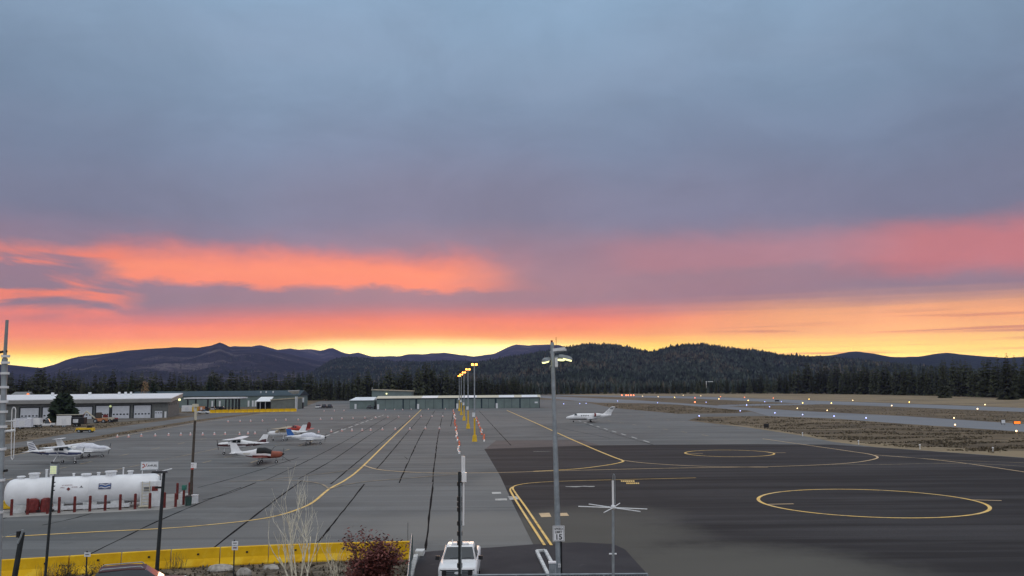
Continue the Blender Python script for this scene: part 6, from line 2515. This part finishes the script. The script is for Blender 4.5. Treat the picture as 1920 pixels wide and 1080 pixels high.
lab_near = {'yellow': 'lit yellow light on the near edge of the runway', 'white': 'lit white light on the near edge of the runway', 'red': 'lit red light on the near edge of the runway'}
lab_far = {'yellow': 'lit yellow light on the far edge of the runway', 'white': 'lit white light on the far edge of the runway', 'red': 'lit red light on the far edge of the runway'}
for px, py, c_ in ((1205, 744, 'white'), (1234, 745, 'white'), (1265, 746.5, 'yellow'), (1303, 747.5, 'red'), (1348, 749.5, 'yellow'), (1403, 752.5, 'yellow'), (1505, 757.5, 'yellow'), (1559, 758, 'yellow'), (1672, 763, 'white'), (1833, 769.5, 'white')):
    airlight(px, py, c_, lab_near[c_], .24)
for px, py, c_ in ((1281, 742.5, 'white'), (1351, 745, 'red'), (1396, 746.5, 'red'), (1450, 748, 'red'), (1517, 750, 'yellow'), (1599, 752.5, 'white'), (1705, 756, 'yellow'), (1847, 761, 'white'), (1314, 743.5, 'white')):
    airlight(px, py, c_, lab_far[c_], .22)
for px in (1166, 1174, 1178, 1183, 1188):
    airlight(px, 742.6, 'red', 'lit red light in the cluster at the far runway end', .5)
airlight(1303, 756, 'red', 'lone lit red light on the grass between runway and taxiway', .35)
for px, py in ((1233, 757), (1158, 753.5), (1324, 756), (1400, 762), (1434, 755), (1453, 777), (1505, 780.5), (1564, 783.5), (1624, 787), (1400, 761), (1311, 783), (1388, 773), (1099, 758), (1087, 758.5), (1057, 759), (1465, 755), (1443, 765)):
    airlight(px, py, 'blue', 'small lit blue taxiway light beside the pavement', .17)
for px, py in ((1495, 768), (1551, 772), (1791, 800.5), (1906, 813), (1789, 787)):
    airlight(px, py, 'white', 'small pale taxiway light at the right end of the taxiway', .17)


def airsign(px, py, d, m, face, lab):
    p = G(px, py)
    ro = thing('taxiway_sign', lab, 'sign', p, 0)
    w = MB()
    w.box((0, 0, .25 + d[1] / 2), (d[0], .25, d[1]))
    w.build('sign_box', m, ro)
    w = MB()
    w.box((0, -.14, .25 + d[1] / 2), (d[0] * .9, .02, d[1] * .82))
    w.build('sign_face', face, ro)
    w = MB()
    for x in (-.35, .35):
        w.cyl((x * d[0], 0, 0), (x * d[0], 0, .25), .05, n=6)
    w.build('leg', 'black', ro)


airsign(1907, 797, (1.7, .7), 'black', 'l_orange', 'glowing orange lit sign beside the taxiway at right edge')
airsign(1881, 796.5, (1.0, 1.0), 'black', 'white_metal', 'small white faced sign beside the glowing orange sign')
airsign(1437, 804, (1.1, .9), 'black', 'black', 'small black sign box in the grass island')
airsign(1457, 753.5, (2.4, .8), 'black', 'black', 'low black sign board beside the runway exit')
pz = None
for px, py in ((1610, 834), (1725, 842.5), (1862, 848), (1505, 818)):
    p = G(px, py)
    if pz is None:
        pz = thing('edge_marker', 'small pale edge marker on the sandy verge', 'marker', p, 0, 'edge markers on the verge')
        w = MB()
        w.cyl((0, 0, 0), (0, 0, .55), .06, n=6)
        w.build('stem', 'white_metal', pz)
        w = MB()
        w.ball((0, 0, .65), .14, 8)
        w.build('reflector', 'white', pz)
    else:
        copy_tree(pz, p)

# ------------------------------------------------------------------ plants in front
def branchy(ro, mbm, p, d, l, r, depth, rd, ends=None, spread=.5, up=.25):
    n = 3
    pts = [p]
    for i in range(n):
        d = (d + Vector((rd.uniform(-.14, .14), rd.uniform(-.14, .14), rd.uniform(0, up * .4)))).normalized()
        pts.append(pts[-1] + d * l / n)
    mbm.tube(pts, [r, r * .88, r * .76, r * .62], 5)
    if ends is not None:
        ends.append((pts[-1], d))
        ends.append((pts[-2], d))
    if depth <= 0:
        return
    for i in range(rd.choice((2, 3, 3))):
        a = rd.uniform(0, 6.28)
        q = d.orthogonal().normalized()
        q = (q * math.cos(a) + d.cross(q) * math.sin(a))
        nd = (d + q * rd.uniform(spread * .6, spread * 1.2) + Vector((0, 0, up))).normalized()
        branchy(ro, mbm, pts[rd.choice((1, 2, 3))], nd, l * rd.uniform(.55, .8), r * .55, depth - 1, rd, ends, spread, up)


def sapling(px, base_y, Y, top, label, seed, stems, r0, lean):
    b = At(px, base_y, Y)
    ro = thing('bare_sapling', label, 'tree', (b.x, b.y, 0))
    rd = random.Random(seed)
    for i in range(stems):
        d = Vector((rd.uniform(-lean, lean), rd.uniform(-lean, lean), 1)).normalized()
        w = MB()
        branchy(ro, w, Vector((rd.uniform(-.4, .4), rd.uniform(-.3, .3), 0)), d, top * rd.uniform(.34, .50), r0 * rd.uniform(.7, 1.1), 3, rd, None, .50, .30)
        w.build('stem', 'birch', ro)
    return ro


sapling(561, 1092, 46.5, 6.0, 'pale leafless multi-stemmed sapling before the yellow barriers', 17, 6, .046, .40)
sapling(635, 1085, 47, 2.7, 'small pale bare twiggy shrub left of the red bush', 23, 5, .026, .5)
sapling(610, 1100, 44, 1.7, 'low pale arching bare shrub at the bottom edge', 31, 6, .030, 1.0)
# red bush
b = At(702, 1092, 46)
rb = thing('red_bush', 'dense dark red leaved bush before the barrier end', 'bush', (b.x, b.y, 0))
rd = random.Random(4)
ends = []
for i in range(34):
    a = rd.uniform(0, 6.28)
    ln_ = rd.uniform(.05, .85)
    d = Vector((math.cos(a) * ln_, math.sin(a) * ln_, 1)).normalized()
    w = MB()
    branchy(rb, w, Vector((rd.uniform(-.5, .5), rd.uniform(-.4, .4), 0)), d, rd.uniform(.75, 1.5), .028, 2, rd, ends, .55, .15)
    w.build('stem', 'bark', rb)
lf = MB()
for e, d in ends:
    for j in range(12):
        p = e + Vector((rd.gauss(0, .17), rd.gauss(0, .17), rd.gauss(0, .17)))
        a, t = rd.uniform(0, 6.28), rd.uniform(-.9, .9)
        u_ = Vector((math.cos(a), math.sin(a), t)).normalized() * rd.uniform(.07, .13)
        v_ = u_.cross(Vector((rd.uniform(-1, 1), rd.uniform(-1, 1), 1)).normalized()).normalized() * rd.uniform(.035, .06)
        lf.add([p - u_, p + v_, p + u_, p - v_], [(0, 1, 2, 3)])
o = lf.build('foliage', 'redleaf', rb)
o['kind'] = 'stuff'
print('red bush leaves', len(lf.f))


def boulder(px, py, s, label, seed):
    p = G(px, py)
    rd = random.Random(seed)
    ro = MB()
    rings = []
    for j in range(1, 7):
        t = math.pi * j / 7
        rings.append([])
        for i in range(12):
            a = 2 * math.pi * i / 12
            v = Vector((math.sin(t) * math.cos(a), math.sin(t) * math.sin(a), -math.cos(t)))
            k = 1 + .28 * mnoise.noise(v * 1.3 + Vector((seed, 0, 0)))
            rings[-1].append((v.x * s[0] * k, v.y * s[1] * k, v.z * s[2] * k + s[2] * .45))
    ro.loft(rings)
    o = ro.build('boulder', 'rock', None, smooth=True)
    o.location = p
    return tag(o, label, 'rock')


boulder(412, 1070, (.75, .5, .26), 'flat pale boulder left of the two-plate sign', 1)
boulder(457, 1080, (.42, .38, .34), 'round pale boulder right of the two-plate sign', 2)
boulder(508, 1067, (.5, .35, .18), 'low pale boulder left of the bare sapling', 3)


def tufts(name, pts, hmin, hmax, mats, blades, label, wid=.25):
    k = len(pts)
    vs, fs, mi = [], [], []
    P = np.asarray(pts, float)
    for b_ in range(blades):
        a = rng.uniform(0, 6.28, k)
        h = rng.uniform(hmin, hmax, k)
        sp__ = rng.uniform(.3, 1.1, k) * h
        w_ = h * wid
        dxv, dyv = np.cos(a), np.sin(a)
        v0 = P + np.stack([-dyv * w_, dxv * w_, np.zeros(k)], 1)
        v1 = P + np.stack([dyv * w_, -dxv * w_, np.zeros(k)], 1)
        v2 = P + np.stack([dxv * sp__, dyv * sp__, h], 1)
        vs.append(np.stack([v0, v1, v2], 1))
    V_ = np.concatenate(vs, 0).reshape(-1, 3)
    n = k * blades
    fs = np.arange(n * 3).reshape(-1, 3)
    mi = np.tile(rng.integers(0, len(mats), k), blades)
    o = np_mesh(name, V_, fs, mats, mi)
    o['kind'] = 'stuff'
    o['label'] = label
    return o


def inside(poly, q):
    P = np.array([p[:2] for p in poly])
    x, y = q[:, 0], q[:, 1]
    r = np.zeros(len(q), bool)
    j = len(P) - 1
    for i in range(len(P)):
        c1 = ((P[i, 1] > y) != (P[j, 1] > y)) & (x < (P[j, 0] - P[i, 0]) * (y - P[i, 1]) / (P[j, 1] - P[i, 1] + 1e-12) + P[i, 0])
        r ^= c1
        j = i
    return r


def scatter_px(poly_px, k, power=1.0):
    P = np.array(poly_px, float)
    q = np.stack([rng.uniform(P[:, 0].min(), P[:, 0].max(), k), rng.uniform(P[:, 1].min(), P[:, 1].max(), k)], 1)
    q = q[inside([Vector((a, b_, 0)) for a, b_ in poly_px], q)]
    return [tuple(G(a, b_)) for a, b_ in q]


isl1 = [(1120, 757), (1270, 759), (1350, 766.5), (1404, 770.5), (1380, 774.5), (1270, 775.5), (1155, 765)]
isl2 = [(1310, 783), (1440, 781), (1560, 786), (1700, 797), (1920, 812), (1960, 850), (1860, 850), (1780, 845), (1660, 836), (1560, 825), (1500, 814), (1400, 799), (1300, 788)]
mid_f = [(1120, 746), (1300, 748.5), (1500, 758), (1700, 765), (1930, 774), (1930, 794), (1700, 779), (1500, 769), (1300, 755), (1200, 750)]
leftv = [(0, 846), (15, 844), (175, 821), (250, 808), (365, 789), (462, 777.5), (450, 779), (365, 791), (250, 811), (175, 825), (0, 857)]
leftw = [(-20, 800), (150, 797), (240, 791), (335, 783), (300, 788), (150, 808), (-20, 834)]
def clumped(pts, sx, sy, th):
    return [p for p in pts if mnoise.fractal(Vector((p[0] * sx, p[1] * sy, 0)), 0.8, 2.0, 4) > th]


pts = clumped(scatter_px(isl1, 9000) + scatter_px(isl2, 26000) + scatter_px(mid_f, 14000), .10, .16, .05) + clumped(scatter_px(leftv, 14000) + scatter_px(leftw, 9000), .2, .3, 0.02)
tufts('dry_grass', pts, .06, .26, ['weed', 'weed_dark', 'weed'], 3, 'dry brown grass and scrub on the airfield islands', .8)
bed = [(-20, 1084), (310, 1068), (480, 1059), (620, 1054), (765, 1051), (762, 1084), (-20, 1100)]
pts = scatter_px(bed, 1300)
tufts('bed_weeds', pts, .05, .20, ['weed', 'weed_dark', 'weed_dark'], 4, 'low dry weeds and twigs in the planting bed', .4)
# thin upright dry stalks
for px, py, k, lab in ((330, 1068, 26, 'clump of thin dry stalks at the barrier near the SUV'), (125, 1085, 46, 'dark clump of dry stalks at the barrier behind lamp pole'), (90, 1090, 30, 'dry stalks at the foot of the thin lamp post'), (180, 1086, 34, 'dark leafy stalks between the two signs at left')):
    p = G(px, py)
    ro = thing('dry_stalks', lab, 'plant', p)
    w = MB()
    rd = random.Random(px)
    for i in range(k):
        b = Vector((rd.gauss(0, .3), rd.gauss(0, .15), 0))
        w.tube([b, b + Vector((rd.uniform(-.1, .1), rd.uniform(-.1, .1), .4)), b + Vector((rd.uniform(-.25, .25), rd.uniform(-.2, .2), rd.uniform(.55, 1.0)))], [.012, .009, .005], 3)
    w.build('stems', 'weed_dark' if k > 30 else 'weed', ro)
    if k > 30:
        lf = MB()
        for i in range(k * 5):
            c_ = Vector((rd.gauss(0, .32), rd.gauss(0, .15), rd.uniform(.1, .8)))
            u_ = Vector((rd.uniform(-1, 1), rd.uniform(-1, 1), rd.uniform(-.5, 1))) * .07
            v_ = Vector((rd.uniform(-1, 1), rd.uniform(-1, 1), rd.uniform(-1, 1))) * .05
            lf.add([c_, c_ + u_, c_ + u_ + v_, c_ + v_], [(0, 1, 2, 3)])
        o = lf.build('leaves', 'weed_dark', ro)
        o['kind'] = 'stuff'

# ------------------------------------------------------------------ haze
hz_m = bpy.data.materials.new('evening_haze')
hz_m.use_nodes = True
nt = hz_m.node_tree
for n_ in list(nt.nodes):
    if n_.type == 'BSDF_PRINCIPLED':
        nt.nodes.remove(n_)
pv = nt.nodes.new('ShaderNodeVolumePrincipled')
pv.inputs['Color'].default_value = (0.40, 0.45, 0.98, 1)
pv.inputs['Density'].default_value = 3.0e-5
nt.links.new(pv.outputs[0], nt.nodes['Material Output'].inputs['Volume'])
w = MB()
w.box((0, 4900, 298), (16400, 11200, 606))
o = w.build('haze', hz_m)
o['kind'] = 'stuff'
o['label'] = 'thin bluish evening haze over the airfield and hills'
